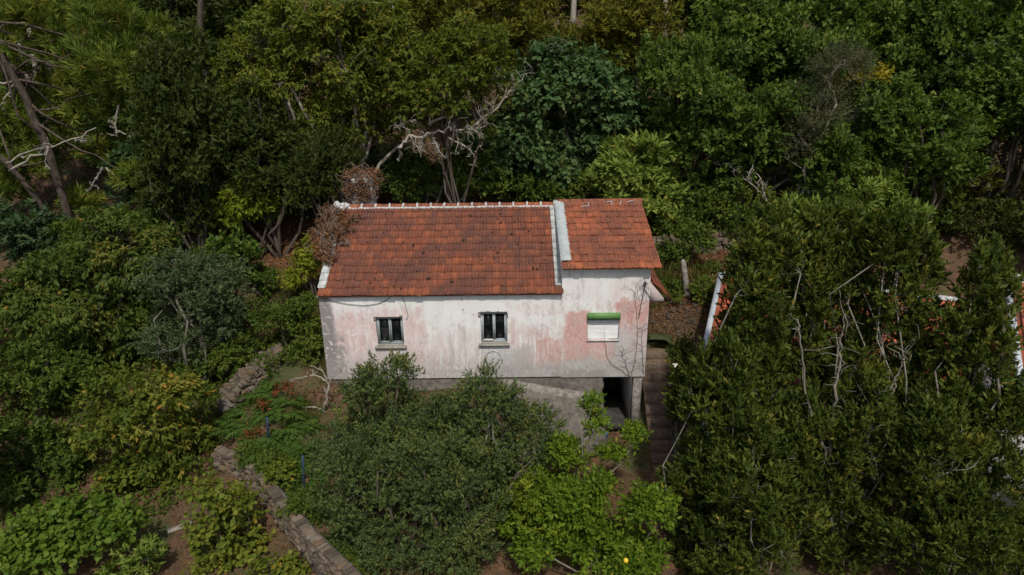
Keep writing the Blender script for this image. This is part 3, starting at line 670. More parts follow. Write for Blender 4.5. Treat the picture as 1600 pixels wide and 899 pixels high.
# ------------------------------------------------------------------ neighbouring house on the right
PA = np.array([6.77, 2.0]); aN = math.radians(23); EU = np.array([math.cos(aN), -math.sin(aN)]); EV = np.array([-math.sin(aN), -math.cos(aN)])
neigh = thing('neighbour_house', 'white house with bright orange roof half hidden by the laurels on the right', 'house', (PA[0], PA[1], 0))
NI = Matrix.Translation((-PA[0], -PA[1], 0))
def npart(name, mb, mat, par=None):
    o = mb.obj(name, mat, par or neigh)
    if par is None: o.matrix_parent_inverse = NI
    return o
def nxy(u, v, z): p = PA + EU * u + EV * v; return np.array([p[0], p[1], z])
ZR, ZE, HW, LN = 4.45, 2.80, 3.4, 6.7
def nroof(u0, u1, zr, ze, hw, tag_):
    sl = math.atan2(zr - ze, hw)
    mb = MB(); mb.prism([nxy(u0, hw + .2, ze - .14), nxy(u0, 0, zr - .04), nxy(u0, -hw - .2, ze - .14), nxy(u0, -hw - .2, ze - .2), nxy(u0, 0, zr - .12), nxy(u0, hw + .2, ze - .2)], nxy(u1, 0, 0) - nxy(u0, 0, 0))
    r = npart('roof', mb, M['tile3'])
    U3 = np.array([EU[0], EU[1], 0]); V3 = np.array([-EV[0] * math.cos(sl), -EV[1] * math.cos(sl), math.sin(sl)])
    S3 = Slope(nxy(u0, hw + .2, ze - .10), U3, V3); mb = MB(); L = (hw + .2) / math.cos(sl); nrow = int(L / .335)
    for a in range(int((u1 - u0 - .3) / .21)):
        for b in range(nrow):
            Mx = np.array(S3.mat(.3 + a * .21, b * L / nrow, rg.uniform(-.004, .006), rg.gauss(0, .01))); mb.add(TV @ Mx[:3, :3].T + Mx[:3, 3], TQ)
    o = mb.obj('tile_field', M['tile3'], r); o['kind'] = 'stuff'
    # painted verge kerb
    mb = MB(); mb.prism([nxy(u0 - .10, hw + .25, ze - .22), nxy(u0 - .10, hw + .25, ze + .03), nxy(u0 - .10, 0, zr + .10), nxy(u0 - .10, 0, zr - .2)], nxy(.15, 0, 0) - nxy(0, 0, 0)); mb.obj('verge', M['bargewhite'], r)
    cap3 = halfcap(.42, .11, M['mortar'], 'ridge_tile', .10)
    k = 0
    while u0 + k * .40 < u1 - .1:
        o = link('ridge_tile', cap3, r, nxy(u0 + k * .40, 0, zr)); o.rotation_euler = (0, 0, -aN); k += 1
    return r
nroof(0, LN, ZR, ZE, HW, 'a')
nroof(LN + .9, LN + 8, ZR + .75, ZE + .35, HW + .2, 'b')
for (u0, u1, ze) in ((.1, LN, ZE - .2), (LN + 1.0, LN + 8, ZE + .15)):
    mb = MB(); a, b, c_, d = nxy(u0, HW, 0), nxy(u1, HW, 0), nxy(u1, -HW, 0), nxy(u0, -HW, 0)
    for p in (a, b, c_, d): p[2] = -1.2
    mb.prism([a, b, c_, d], (0, 0, ze + 1.2)); npart('wall', mb, M['neighwall'])
mb = MB(); mb.prism([nxy(.1, HW, ZE - .2), nxy(.1, 0, ZR - .12), nxy(.1, -HW, ZE - .2)], nxy(LN - .1, 0, 0) - nxy(0, 0, 0)); npart('gable_wall', mb, M['neighwall'])
mb = MB(); mb.prism([nxy(LN + 1, HW, ZE + .15), nxy(LN + 1, 0, ZR + .6), nxy(LN + 1, -HW, ZE + .15)], nxy(6.9, 0, 0) - nxy(0, 0, 0)); npart('gable_wall', mb, M['neighwall'])
pc = atY(1581, 440, .6)
mb = MB(); t = np.linspace(0, 2 * math.pi, 9)
mb.tube([(pc[0], .6, pc[2] - 1.2), (pc[0], .6, pc[2] + .08)], [.13, .13], 9); mb.tube([(pc[0], .6, pc[2] + .08), (pc[0], .6, pc[2] + .16), (pc[0], .6, pc[2] + .24)], [.19, .19, .15], 9); npart('chimney', mb, M['mortar'])

# concrete post on the terrace
p0, p1 = on_ground(1074, 463), None
mb = MB(); top = atY(1067, 405, p0[1]); V = []
for z_, w, c_ in ((0, .095, p0), (.5, .09, p0 * .5 + top * .5), (.93, .075, p0 * .07 + top * .93), (1, .02, top)):
    for dx, dy in ((-1, -1), (1, -1), (1, 1), (-1, 1)): V.append((c_[0] + dx * w, c_[1] + dy * w, c_[2] - (.2 if z_ == 0 else 0)))
mb.add(V, [(4 * k + a, 4 * k + (a + 1) % 4, 4 * k + 4 + (a + 1) % 4, 4 * k + 4 + a) for k in range(3) for a in range(4)] + [(12, 13, 14, 15)])
tag(mb.obj('stone_post', M['concrete_pale']), 'leaning pale stone post standing on the terrace right of the house', 'post')
# blue fence posts
for (u, v, vt, lab) in ((420, 694, 652, 'thin dark blue fence post among the ferns, middle one of the three'), (476, 785, 712, 'thin dark blue fence post beside the big bush, lowest and tallest of the three'), (347, 652, 618, 'thin dark blue fence post at the lower end of the field wall')):
    b = on_ground(u, v); t_ = atY(u - 3, vt, b[1]); mb = MB(); mb.tube([b - (0, 0, .3), (b + t_) / 2, t_], .035, 6); tag(mb.obj('fence_post', M['bluepost']), lab, 'fence post', 'dark blue fence posts along the bank')


# ------------------------------------------------------------------ vegetation
G3 = lambda *a: [(.0, a[0]), (.5, a[1]), (1.0, a[2])]
LM = dict(
 laurel=leafmat('laurel_leaf', [(0, (0.043, 0.065, 0.012)), (.45, (0.082, 0.114, 0.018)), (.85, (0.145, 0.172, 0.027)), (1, (0.293, 0.229, 0.041))], .38, .18, .4),
 fine=leafmat('small_grey_green_leaf', [(0, (0.067, 0.105, 0.041)), (.5, (0.106, 0.152, 0.045)), (.9, (0.183, 0.209, 0.052)), (1, (0.329, 0.248, 0.044))], .55, .2),
 lemon=leafmat('lemon_leaf', [(0, (0.075, 0.147, 0.014)), (.5, (0.150, 0.236, 0.021)), (.9, (0.256, 0.334, 0.033)), (1, (0.451, 0.390, 0.047))], .4, .28, .35),
 oak=leafmat('oak_leaf', [(0, (0.053, 0.098, 0.019)), (.5, (0.095, 0.156, 0.025)), (.9, (0.158, 0.222, 0.036)), (1, (0.257, 0.248, 0.045))], .5, .2),
 chestnut=leafmat('chestnut_leaf', [(0, (.075, .110, .014)), (.5, (.130, .165, .022)), (.85, (.20, .215, .032)), (1, (.32, .20, .05))], .5, .25),
 bright=leafmat('bright_leaf', [(0, (0.104, 0.156, 0.014)), (.5, (0.190, 0.242, 0.022)), (.9, (0.294, 0.328, 0.030)), (1, (0.431, 0.390, 0.040))], .5, .28),
 pine=leafmat('pine_needle', [(0, (0.078, 0.127, 0.019)), (.5, (0.150, 0.197, 0.029)), (.9, (0.233, 0.246, 0.038)), (1, (0.389, 0.197, 0.034))], .6, .15),
 acacia=leafmat('acacia_leaf', [(0, (0.031, 0.046, 0.009)), (.5, (0.052, 0.072, 0.014)), (.9, (0.083, 0.102, 0.019)), (1, (0.118, 0.128, 0.025))], .6, .15),
 brownac=leafmat('olive_brown_leaf', [(0, (0.063, 0.074, 0.009)), (.5, (0.108, 0.116, 0.014)), (.9, (0.161, 0.157, 0.018)), (1, (0.233, 0.192, 0.022))], .6, .15),
 fig=leafmat('fig_leaf', [(0, (0.046, 0.093, 0.030)), (.5, (0.077, 0.140, 0.046)), (.9, (0.138, 0.201, 0.075)), (1, (0.220, 0.232, 0.060))], .5, .2, .35),
 bluegreen=leafmat('blue_green_leaf', [(0, (0.036, 0.074, 0.030)), (.5, (0.057, 0.105, 0.042)), (1, (0.100, 0.151, 0.062))], .5, .2),
 loquat=leafmat('loquat_leaf', [(0, (0.106, 0.170, 0.028)), (.5, (0.181, 0.253, 0.046)), (.9, (0.276, 0.342, 0.076)), (1, (0.401, 0.342, 0.059))], .45, .2, .35),
 olive=leafmat('olive_leaf', [(0, (0.062, 0.098, 0.043)), (.5, (0.099, 0.134, 0.059)), (1, (0.157, 0.185, 0.080))], .55, .15),
 cherry=leafmat('cherry_leaf', [(0, (0.058, 0.099, 0.019)), (.5, (0.102, 0.144, 0.025)), (.9, (0.165, 0.190, 0.036)), (1, (0.348, 0.165, 0.035))], .45, .22, .35),
 ycherry=leafmat('yellowing_leaf', [(0, (0.068, 0.110, 0.015)), (.5, (0.143, 0.173, 0.024)), (.88, (0.271, 0.262, 0.047)), (1, (0.407, 0.193, 0.034))], .45, .25, .35),
 shrub=leafmat('shrub_leaf', [(0, (0.051, 0.092, 0.016)), (.5, (0.091, 0.140, 0.022)), (1, (0.183, 0.214, 0.036))], .5, .2),
 vine=leafmat('vine_leaf', [(0, (0.084, 0.127, 0.016)), (.5, (0.156, 0.190, 0.025)), (.9, (0.264, 0.253, 0.036)), (1, (0.384, 0.253, 0.036))], .5, .25),
 kiwi=leafmat('round_leaf', [(0, (0.065, 0.122, 0.014)), (.5, (0.100, 0.166, 0.019)), (1, (0.165, 0.224, 0.030))], .5, .22),
 fern=leafmat('fern_leaf', [(0, (0.046, 0.094, 0.019)), (.5, (0.078, 0.144, 0.026)), (1, (0.130, 0.188, 0.036))], .5, .25),
 rust=leafmat('rusty_dead_leaf', [(0, (0.099, 0.033, 0.013)), (.5, (0.174, 0.054, 0.018)), (1, (0.236, 0.090, 0.030))], .8, .1),
 dead=leafmat('dead_creeper_leaf', [(0, (.13, .066, .036)), (.5, (.23, .115, .055)), (.85, (.33, .17, .075)), (1, (.40, .20, .06))], .8, .1),
 litter=leafmat('fallen_leaf', [(0, (0.108, 0.055, 0.028)), (.5, (0.240, 0.116, 0.052)), (1, (0.408, 0.209, 0.095))], .85, .05),
 grass=leafmat('grass_blade', [(0, (.05, .085, .018)), (.5, (.09, .115, .024)), (.85, (.16, .15, .04)), (1, (.28, .20, .08))], .6, .25),
 yellow=leafmat('yellow_blossom', [(0, (.22, .20, .02)), (1, (.38, .32, .03))], .6, .2),
 lichen=leafmat('lichen_twig_leaf', [(0, (0.062, 0.072, 0.034)), (.6, (0.103, 0.111, 0.050)), (1, (0.193, 0.182, 0.100))], .8, .1),
)
UP = np.array([0, 0, 1.0])
def unit(v): return v / (np.linalg.norm(v, axis=-1, keepdims=True) + 1e-9)
def leaves_mesh(name, base, d, nrm, L, Wd, tint, mat, kind='leaf'):
    """one small folded leaf per row: base point, direction, normal"""
    n = len(base); side = unit(np.cross(nrm, d)); nrm = np.cross(d, side); L = np.asarray(L).reshape(-1, 1) * np.ones((n, 1)); Wd = np.asarray(Wd).reshape(-1, 1) * np.ones((n, 1))
    if kind == 'round':   # six-point broad leaf
        V = np.stack([base, base + d * L * .3 + side * Wd * .5 + nrm * L * .05, base + d * L * .75 + side * Wd * .42, base + d * L - nrm * L * .12, base + d * L * .75 - side * Wd * .42, base + d * L * .3 - side * Wd * .5 + nrm * L * .05], 1)
        i = np.arange(n)[:, None] * 6; Q = np.concatenate([i + np.array([[0, 1, 2, 3]]), i + np.array([[0, 3, 4, 5]])]); tt = np.repeat(tint, 6)
    else:
        m = .45
        V = np.stack([base, base + d * L * m + side * Wd * .5 + nrm * Wd * .16, base + d * L - nrm * L * .08, base + d * L * m - side * Wd * .5 + nrm * Wd * .16], 1)
        i = np.arange(n)[:, None] * 4; Q = i + np.array([[0, 1, 2, 3]]); tt = np.repeat(tint, 4)
    return mesh_np(name, V.reshape(-1, 3), Q, mat, tt)
SP = {  # leaf length, width, leaves per twig, twig length, droop, upness, lai, lump size (fraction), kind
 'laurel': dict(L=.135, W=.050, k=9, tw=.26, droop=-.5, up=.4, lai=2.6, lump=.26, an=(.85, .85, 1.5), axup=.8),
 'fine': dict(L=.078, W=.036, k=12, tw=.26, droop=-.15, up=.3, lai=1.25, lump=.22),
 'lemon': dict(L=.125, W=.062, k=8, tw=.26, droop=.05, up=.5, lai=1.9, lump=.33),
 'oak': dict(L=.16, W=.09, k=9, tw=.28, droop=.1, up=.45, lai=1.7, lump=.26),
 'chestnut': dict(L=.17, W=.066, k=9, tw=.28, droop=.5, up=.3, lai=1.15, lump=.24),
 'bright': dict(L=.17, W=.075, k=9, tw=.30, droop=.35, up=.3, lai=1.4, lump=.34),
 'pine': dict(L=.26, W=.026, k=26, tw=.22, droop=-.35, up=.35, lai=.9, lump=.26),
 'acacia': dict(L=.17, W=.07, k=10, tw=.34, droop=.1, up=.35, lai=1.5, lump=.26),
 'brownac': dict(L=.18, W=.06, k=10, tw=.34, droop=.1, up=.35, lai=1.4, lump=.24),
 'fig': dict(L=.17, W=.105, k=6, tw=.30, droop=.35, up=.55, lai=1.5, lump=.30, kind='round'),
 'bluegreen': dict(L=.2, W=.12, k=8, tw=.30, droop=.2, up=.45, lai=1.6, lump=.3),
 'loquat': dict(L=.27, W=.08, k=9, tw=.16, droop=-.15, up=.5, lai=1.6, lump=.32),
 'olive': dict(L=.11, W=.036, k=15, tw=.30, droop=.1, up=.2, lai=1.3, lump=.32),
 'cherry': dict(L=.16, W=.066, k=9, tw=.32, droop=.75, up=.2, lai=1.7, lump=.28),
 'ycherry': dict(L=.15, W=.068, k=8, tw=.26, droop=.6, up=.25, lai=1.25, lump=.30),
 'shrub': dict(L=.11, W=.058, k=9, tw=.22, droop=.15, up=.4, lai=1.6, lump=.36),
 'vine': dict(L=.105, W=.095, k=5, tw=.30, droop=.4, up=.7, lai=1.2, lump=.36, kind='round'),
 'kiwi': dict(L=.13, W=.12, k=5, tw=.30, droop=.4, up=.9, lai=1.5, lump=.36, kind='round'),
 'dead': dict(L=.085, W=.05, k=7, tw=.16, droop=.2, up=.2, lai=1.3, lump=.4),
 'yellow': dict(L=.13, W=.07, k=9, tw=.2, droop=0, up=.5, lai=1.2, lump=.4),
 'lichen': dict(L=.08, W=.022, k=14, tw=.4, droop=.1, up=.2, lai=.9, lump=.35),
 'rust': dict(L=.16, W=.06, k=8, tw=.2, droop=.3, up=.3, lai=.9, lump=.4),
}
NLEAF = [0]
def lumps_of(ells, r, frac, minz=-.55, fill=1.0):
    out = []
    for (c, rad) in ells:
        c = np.array(c); rad = np.array(rad, float); R = (rad[0] * rad[1] * rad[2]) ** (1 / 3); lr = max(R * frac, .18)
        n = int(fill * 2.5 * ((rad[0] * rad[1] + rad[0] * rad[2] + rad[1] * rad[2]) / 3) / lr ** 2) + 4
        d = unit(r.normal(size=(n * 3, 3))); d = d[d[:, 2] > minz][:n]
        ph = r.uniform(0, 6.28, 6)
        wob = 1 + .20 * np.sin(d[:, 0] * 3.1 + ph[0]) * np.sin(d[:, 2] * 3.7 + ph[1]) + .16 * np.sin(d[:, 1] * 4.3 + ph[2] + d[:, 0] * 2) + .08 * r.normal(size=len(d))
        rr = np.where(r.random(len(d)) < .68, r.uniform(.82, 1.0, len(d)), r.uniform(.25, .82, len(d))) * wob
        P = c + d * np.maximum(rad * (1 - frac * .62) - .04, rad * .4) * rr[:, None]
        for p, dd in zip(P, d): out.append((p, unit(dd + UP * .35), lr * r.uniform(.5, 1.2)))
    return out
def crown_mesh(name, sp, lumps, r, Lscale=1.0, lai=None, shift=0.0):
    s = SP[sp]; L = s['L'] * Lscale; Wd = s['W'] * Lscale; k = s['k']; la = (lai or s['lai'])
    B = []; D = []; N = []; T = []
    for p, dd, lr in lumps:
        nt = max(3, int(la * 6.6 * lr * lr / (.55 * L * Wd * k)))
        e = unit(r.normal(size=(nt, 3)) + dd * .7 + UP * .35)
        rad = r.uniform(.55, 1.05, nt)[:, None] * lr * np.array(s.get('an', (1.15, 1.15, .7)))
        tp = p + e * rad; ax = unit(e * .7 + dd * .35 + UP * s.get('axup', .35 if s['droop'] < .3 else -.1) + r.normal(size=(nt, 3)) * .3)
        t = np.linspace(.1, 1, k)[None, :, None]; tl = s['tw'] * Lscale * r.uniform(.7, 1.3, (nt, 1, 1))
        base = tp[:, None] + ax[:, None] * t * tl
        q = r.normal(size=(nt, k, 3)); q = q - (q * ax[:, None]).sum(-1, keepdims=True) * ax[:, None]; q = unit(q)
        ld_ = unit(q * .9 + ax[:, None] * (.55 + .5 * t) - UP * s['droop'] + r.normal(size=(nt, k, 3)) * .15)
        nn = unit(UP * s['up'] + e[:, None] * .75 + r.normal(size=(nt, k, 3)) * .36)
        tt = .42 + .16 * r.normal() + .10 * r.normal(size=(nt, 1)) + .13 * r.normal(size=(nt, k)) + shift
        tt = np.where(r.random((nt, k)) < .012, 1.0, np.clip(tt, 0, .93))
        B.append(base.reshape(-1, 3)); D.append(ld_.reshape(-1, 3)); N.append(nn.reshape(-1, 3)); T.append(tt.ravel())
    B, D, N, T = map(np.concatenate, (B, D, N, T)); n = len(B); NLEAF[0] += n * (4 if s.get('kind') else 2)
    sz = r.uniform(.55, 1.4, n)
    return leaves_mesh(name, B, D, N, L * sz, Wd * sz, T, LM[sp], s.get('kind', 'leaf'))
def bend(a, b, r, amp, n=7):
    a = np.array(a, float); b = np.array(b, float); t = np.linspace(0, 1, n)[:, None]; L = np.linalg.norm(b - a)
    w = np.zeros((n, 3)); w[1:-1] = np.cumsum(r.normal(size=(n - 2, 3)), 0) * amp * L / n
    return a + (b - a) * t + w * np.sin(t * math.pi)
def trunk_mesh(base, forks, lumps, r, r0, mat, twigs=.6, extra=()):
    """tapered trunk(s) from the base to fork points, limbs on to the lumps"""
    mb = MB(); base = np.array(base, float); segs = []
    for f in forks:
        P = bend(base + r.normal(size=3) * (.06, .06, 0) * (len(forks) > 1) - (0, 0, .3), f, r, .35); R = np.linspace(r0, r0 * .45, len(P)); mb.tube(P, R, 8); segs.append((P, R))
    for P, w0, w1 in extra:
        n = 4 * len(P); tt = np.linspace(0, len(P) - 1, n); Q = np.stack([np.interp(tt, np.arange(len(P)), P[:, a]) for a in range(3)], 1); Q[1:] += r.normal(size=(n - 1, 3)) * .022; R = np.linspace(w0, w1, n); mb.tube(Q, R, 7)
        for q in range(3 * len(P)):
            a = Q[int(r.integers(1, n))]; d = unit(r.normal(size=3) + (0, 0, .5)) * r.uniform(.2, .6); mb.tube(bend(a, a + d, r, .7, 5), np.linspace(.014, .005, 5), 3)
    allP = np.concatenate([P[2:] for P, R in segs]); allR = np.concatenate([R[2:] for P, R in segs])
    pick = [l for l in lumps if r.random() < twigs]
    for p, dd, lr in pick:
        d = np.linalg.norm(allP - p, axis=1) + .6 * np.clip(allP[:, 2] - p[2] + .2, 0, None) + r.random(len(allP)) * .4; k = int(np.argmin(d)); L = np.linalg.norm(p - allP[k])
        q = bend(allP[k], p + dd * lr * .3, r, .5, 6); rad = min(allR[k] * .6, .007 + .0055 * L); mb.tube(q, np.linspace(rad, .006, len(q)), 5)
        for _ in range(2):
            e = q[4] + unit(r.normal(size=3) + dd) * lr * r.uniform(.5, 1.1); mb.tube(bend(q[3], e, r, .5, 4), np.linspace(.010, .004, 4), 3)
    return mb.mesh('trunk', mat)
def plant(name, label, cat, sp, spec, hc, group=None, seed=0, bark='bark', r0=None, Ls=1.0, lai=None, dy=.85, forks=1, twigs=.5, fill=1.0, base=None, shift=0., minz=-.9, Y=None, stems=None, stemdy=-.5, bare=False, forkup=.25):
    """spec: list of (u, v, ru, rv) crown ellipses in the photograph; hc: height of the first one's centre above the ground"""
    r = np.random.default_rng(1000 + seed); u, v, ru, rv = spec[0]
    c0 = atY(u, v, Y) if Y is not None else above(u, v, hc); k = depth(c0) / FPX; ells = []
    for (a, b, ra, rb) in spec:
        c = atY(a, b, c0[1]); ells.append((c, (ra * k, dy * (ra * k * rb * k) ** .5, rb * k * 1.02)))
    bx, by = (c0[0], c0[1]) if base is None else (base[0], base[1])
    b = np.array([bx, by, float(H(bx, by))])
    t = thing(name, label, cat, b, group)
    loc = [(c - b, rad) for c, rad in ells]
    lumps = lumps_of(loc, r, SP[sp]['lump'], minz, fill)
    sc_ = Ls * (1 if k < .022 else min(1.25, k / .022))
    if not bare: link('crown' if cat == 'tree' else 'foliage', crown_mesh('crown', sp, lumps, r, sc_, lai, shift), t)
    fk = []
    for c, rad in loc:
        for _ in range(max(1, forks)): fk.append(c + r.normal(size=3) * np.array(rad) * .22 + UP * rad[2] * forkup)
    h = max(.3, loc[0][0][2]); rr = r0 or min(.11, .025 + .013 * h)
    extra = []
    for line, w0, w1 in (stems or []):
        P = np.array([atY(a, d, c0[1] + stemdy) for a, d in line]) - b; extra.append((P, w0 * k / 2, w1 * k / 2))
    link('trunk' if cat == 'tree' else 'stem', trunk_mesh((0, 0, 0), fk, lumps, r, rr, M[bark], twigs, extra), t)
    return t, b, c0
def replant(src, label, u, v, hc, group, s=1.0, rz=0.):
    """a copy of a finished tree, its trunk and crown, set down elsewhere on the hillside"""
    t0, b0, c0 = src; c = above(u, v, hc); t = t0.copy(); COL.objects.link(t)
    off = (c0 - b0); ca, sa = math.cos(rz), math.sin(rz); ox, oy = (off[0] * ca - off[1] * sa) * s, (off[0] * sa + off[1] * ca) * s
    x, y = c[0] - ox, c[1] - oy; t.location = (x, y, float(H(x, y))); t.rotation_euler = (0, 0, rz); t.scale = (s, s, s * (c[2] - float(H(x, y))) / (off[2] * s))
    t['label'] = label; t['group'] = group
    for ch in list(t0.children):
        q = ch.copy(); COL.objects.link(q); q.parent = t
    return t
sd = iter(range(1, 9999))
def T(label, sp, spec, hc, group=None, cat='tree', name=None, **kw):
    return plant(name or {'tree': 'tree', 'shrub': 'shrub', 'vine': 'vine'}[cat], label, cat, sp, spec, hc, group, next(sd), **kw)

# --- right foreground laurels
T('dark acacia thicket at the upper edge of the leaf litter clearing', 'acacia', [(430, 316, 46, 18), (488, 322, 34, 18), (385, 335, 26, 12)], .9, None, 'shrub', name='thicket')
g = 'tall laurel trees on the right'
LK = dict(name='laurel_tree', bark='bark_pale', r0=.03, lai=2.0, forkup=-.35)
T('tall dark laurel tree beside the lower stairs, leftmost of the laurels', 'laurel', [(1128, 690, 56, 125), (1112, 800, 62, 110), (1104, 610, 32, 66), (1085, 870, 48, 60), (1135, 580, 32, 50), (1070, 760, 27, 50)], 2.6, g, Y=-4.3, forks=2, **LK)
T('slim laurel tree rising just right of the white verge of the neighbouring house', 'laurel', [(1180, 480, 45, 115), (1162, 400, 18, 48), (1200, 385, 20, 60), (1228, 400, 16, 56), (1180, 610, 56, 90), (1195, 700, 48, 70), (1155, 540, 27, 60)], 3, g, Y=-3.7, forks=2, **LK)
T('laurel tree with pale forked stems in the middle of the right hand row', 'laurel', [(1350, 650, 56, 90), (1290, 760, 59, 80), (1385, 740, 59, 90), (1262, 670, 29, 60), (1330, 860, 80, 70), (1235, 700, 40, 80)], 3, g, Y=-4.9, forks=1, twigs=.9, stemdy=-.25,
  stems=[([(1302, 845), (1300, 790), (1292, 735), (1290, 700), (1270, 660), (1256, 600), (1250, 540), (1246, 500)], 7, 1.5), ([(1305, 840), (1318, 790), (1330, 760), (1345, 720), (1350, 690)], 6, 3), ([(1296, 720), (1300, 650), (1308, 600), (1312, 560), (1316, 530), (1318, 490)], 6, 1.5), ([(1350, 690), (1375, 640), (1395, 600), (1410, 570), (1418, 540)], 5, 1), ([(1330, 880), (1360, 868), (1400, 865), (1440, 845), (1470, 830)], 5, 2)], **LK)
T('upright laurel crown standing above the middle of the neighbouring roof', 'laurel', [(1268, 450, 42, 90), (1262, 380, 18, 56), (1296, 370, 18, 56), (1335, 385, 20, 60), (1320, 430, 37, 70), (1335, 520, 43, 60), (1245, 540, 35, 70), (1300, 590, 40, 60)], 3, g, Y=-3.4, forks=2, **LK)
T('laurel tree hiding the orange tiles right of the pale forked stems', 'laurel', [(1400, 455, 35, 86), (1385, 385, 16, 50), (1412, 380, 14, 50), (1432, 545, 42, 70), (1440, 415, 16, 46), (1400, 600, 40, 60)], 3, g, Y=-4.2, forks=2, **LK)
T('dark laurel tree in front of the right end of the orange roof', 'laurel', [(1540, 525, 35, 85), (1495, 600, 45, 80), (1525, 440, 12, 42), (1548, 425, 11, 40), (1568, 440, 10, 40), (1490, 670, 53, 70), (1490, 530, 27, 50)], 3, g, Y=-5.0, forks=2, **LK)
T('large laurel tree at the lower right corner of the photo', 'laurel', [(1505, 780, 77, 110), (1430, 820, 64, 100), (1550, 860, 61, 70), (1450, 700, 48, 70)], 2.6, g, Y=-6.0, forks=2, **LK)
T('laurel tree at the bottom edge in front of the pale forked stems', 'laurel', [(1200, 830, 72, 100), (1165, 760, 53, 70), (1130, 860, 48, 60)], 2.2, g, Y=-5.6, forks=2, **LK)
T('small laurel beside the white wall at the right edge of the photo', 'laurel', [(1560, 660, 30, 66), (1600, 860, 29, 56), (1590, 620, 20, 40)], 2.2, g, Y=-5.4, forks=1, **LK)
# --- central small-leaved trees
g = 'small leaved trees below the facade'
T('grey-green small leaved tree reaching up to the left window', 'fine', [(620, 675, 92, 80), (604, 592, 46, 36), (550, 705, 66, 66), (690, 668, 66, 62), (575, 620, 30, 30)], 2.0, g, name='evergreen_tree', Y=-2.6, forks=2, dy=.7, r0=.05)
T('grey-green small leaved tree in front of the plinth between windows and ledge', 'fine', [(770, 692, 84, 76), (752, 620, 44, 34), (830, 672, 42, 46), (720, 735, 80, 70), (800, 745, 56, 60)], 2.0, g, name='evergreen_tree', Y=-3.2, forks=2, dy=.7, r0=.05, bark='bark_pale')
T('grey-green small leaved tree at the bottom centre, nearest of the three', 'fine', [(640, 810, 120, 95), (560, 770, 75, 80), (720, 830, 85, 90), (580, 880, 95, 60), (680, 740, 76, 60)], 1.7, g, name='evergreen_tree', Y=-5.0, forks=2, dy=.7, r0=.05)
# --- lemon trees
g = 'lemon trees below the garage'
T('bright green lemon tree with long upright shoots in front of the garage', 'lemon', [(856, 770, 40, 46), (930, 676, 5, 34), (895, 720, 16, 34), (990, 690, 10, 22), (958, 716, 18, 16), (874, 705, 12, 26), (926, 636, 3, 18)], 1.2, g, name='lemon_tree', Y=-3.6, forks=1, bark='bark_pale', minz=-.3, r0=.03, Ls=.85, shift=.1)
T('bright green lemon tree carrying one ripe lemon at the bottom edge', 'lemon', [(940, 862, 74, 46), (872, 800, 46, 40), (935, 775, 22, 28), (860, 850, 66, 56), (1010, 800, 40, 44), (990, 885, 60, 36), (905, 800, 40, 40)], 1.2, g, name='lemon_tree', Y=-5.2, forks=1, bark='bark_pale', minz=-.3, r0=.03)
lp = atY(978, 876, -6.35); mb = MB(); tt = np.linspace(0, 1, 9); mb.tube(np.stack([lp[0] + 0 * tt, lp[1] + 0 * tt, lp[2] + .12 * (tt - .5)], 1), .058 * np.sqrt(np.clip(1 - (2 * tt - 1) ** 2, .03, 1)), 10)
tag(mb.obj('lemon', M['lemon'], smooth=True), 'ripe yellow lemon hanging among the leaves at the bottom edge', 'lemon')
T('low olive-yellow feathery shrub between the centre bush and the lemon tree', 'bright', [(830, 790, 40, 50)], .9, None, 'shrub', Ls=.6, Y=-4.8, shift=-.1)

# --- left foreground
T('cherry tree with yellowing drooping leaves at mid left', 'ycherry', [(235, 635, 88, 70), (170, 650, 56, 56), (290, 690, 48, 44), (250, 715, 56, 32)], 2.1, None, name='cherry_tree', forks=2, shift=-.06)
T('large cherry tree with dark glossy drooping leaves on the left', 'cherry', [(130, 460, 105, 95), (190, 400, 80, 60), (60, 480, 70, 70), (90, 540, 80, 55), (210, 520, 60, 50)], 2.8, None, name='cherry_tree', forks=2)
T('round olive tree with silvery grey-green foliage left of the house', 'olive', [(295, 480, 82, 82), (330, 440, 46, 46), (270, 430, 42, 42), (320, 525, 52, 40)], 2.9, None, name='olive_tree', forks=2, bark='bark_pale')
T('dense leafy shrub at the left edge below the cherry tree', 'shrub', [(40, 610, 75, 65), (100, 590, 50, 40)], 1.2, None, 'shrub')
T('tangled bramble shrub on the slope at lower left', 'shrub', [(55, 720, 85, 65), (20, 770, 50, 50)], 1.0, None, 'shrub', shift=-.1)
T('low vine with large round leaves in the bottom left corner', 'kiwi', [(60, 850, 90, 46), (130, 815, 60, 30), (15, 885, 50, 36), (180, 830, 50, 26)], .7, None, 'vine', minz=-.1, lai=1.3)
T('willowy long-leaved shrub at the bottom edge among the round leaved vine', 'loquat', [(215, 875, 55, 35)], .8, None, 'shrub', Ls=.6)
T('yellow-green grapevine beside the water channel', 'vine', [(345, 835, 52, 36), (385, 862, 36, 26), (318, 778, 22, 22), (345, 875, 50, 22), (372, 792, 20, 30)], .7, None, 'vine', minz=-.1, lai=1.0)
T('small grapevine shoot growing out of the bottom edge below the channel', 'vine', [(435, 893, 40, 14)], .35, None, 'vine', minz=-.1)
T('leafy bramble below the yellowing cherry tree', 'vine', [(200, 745, 40, 20), (285, 752, 44, 18), (240, 770, 30, 14)], .4, None, 'vine', minz=-.1, shift=-.2)
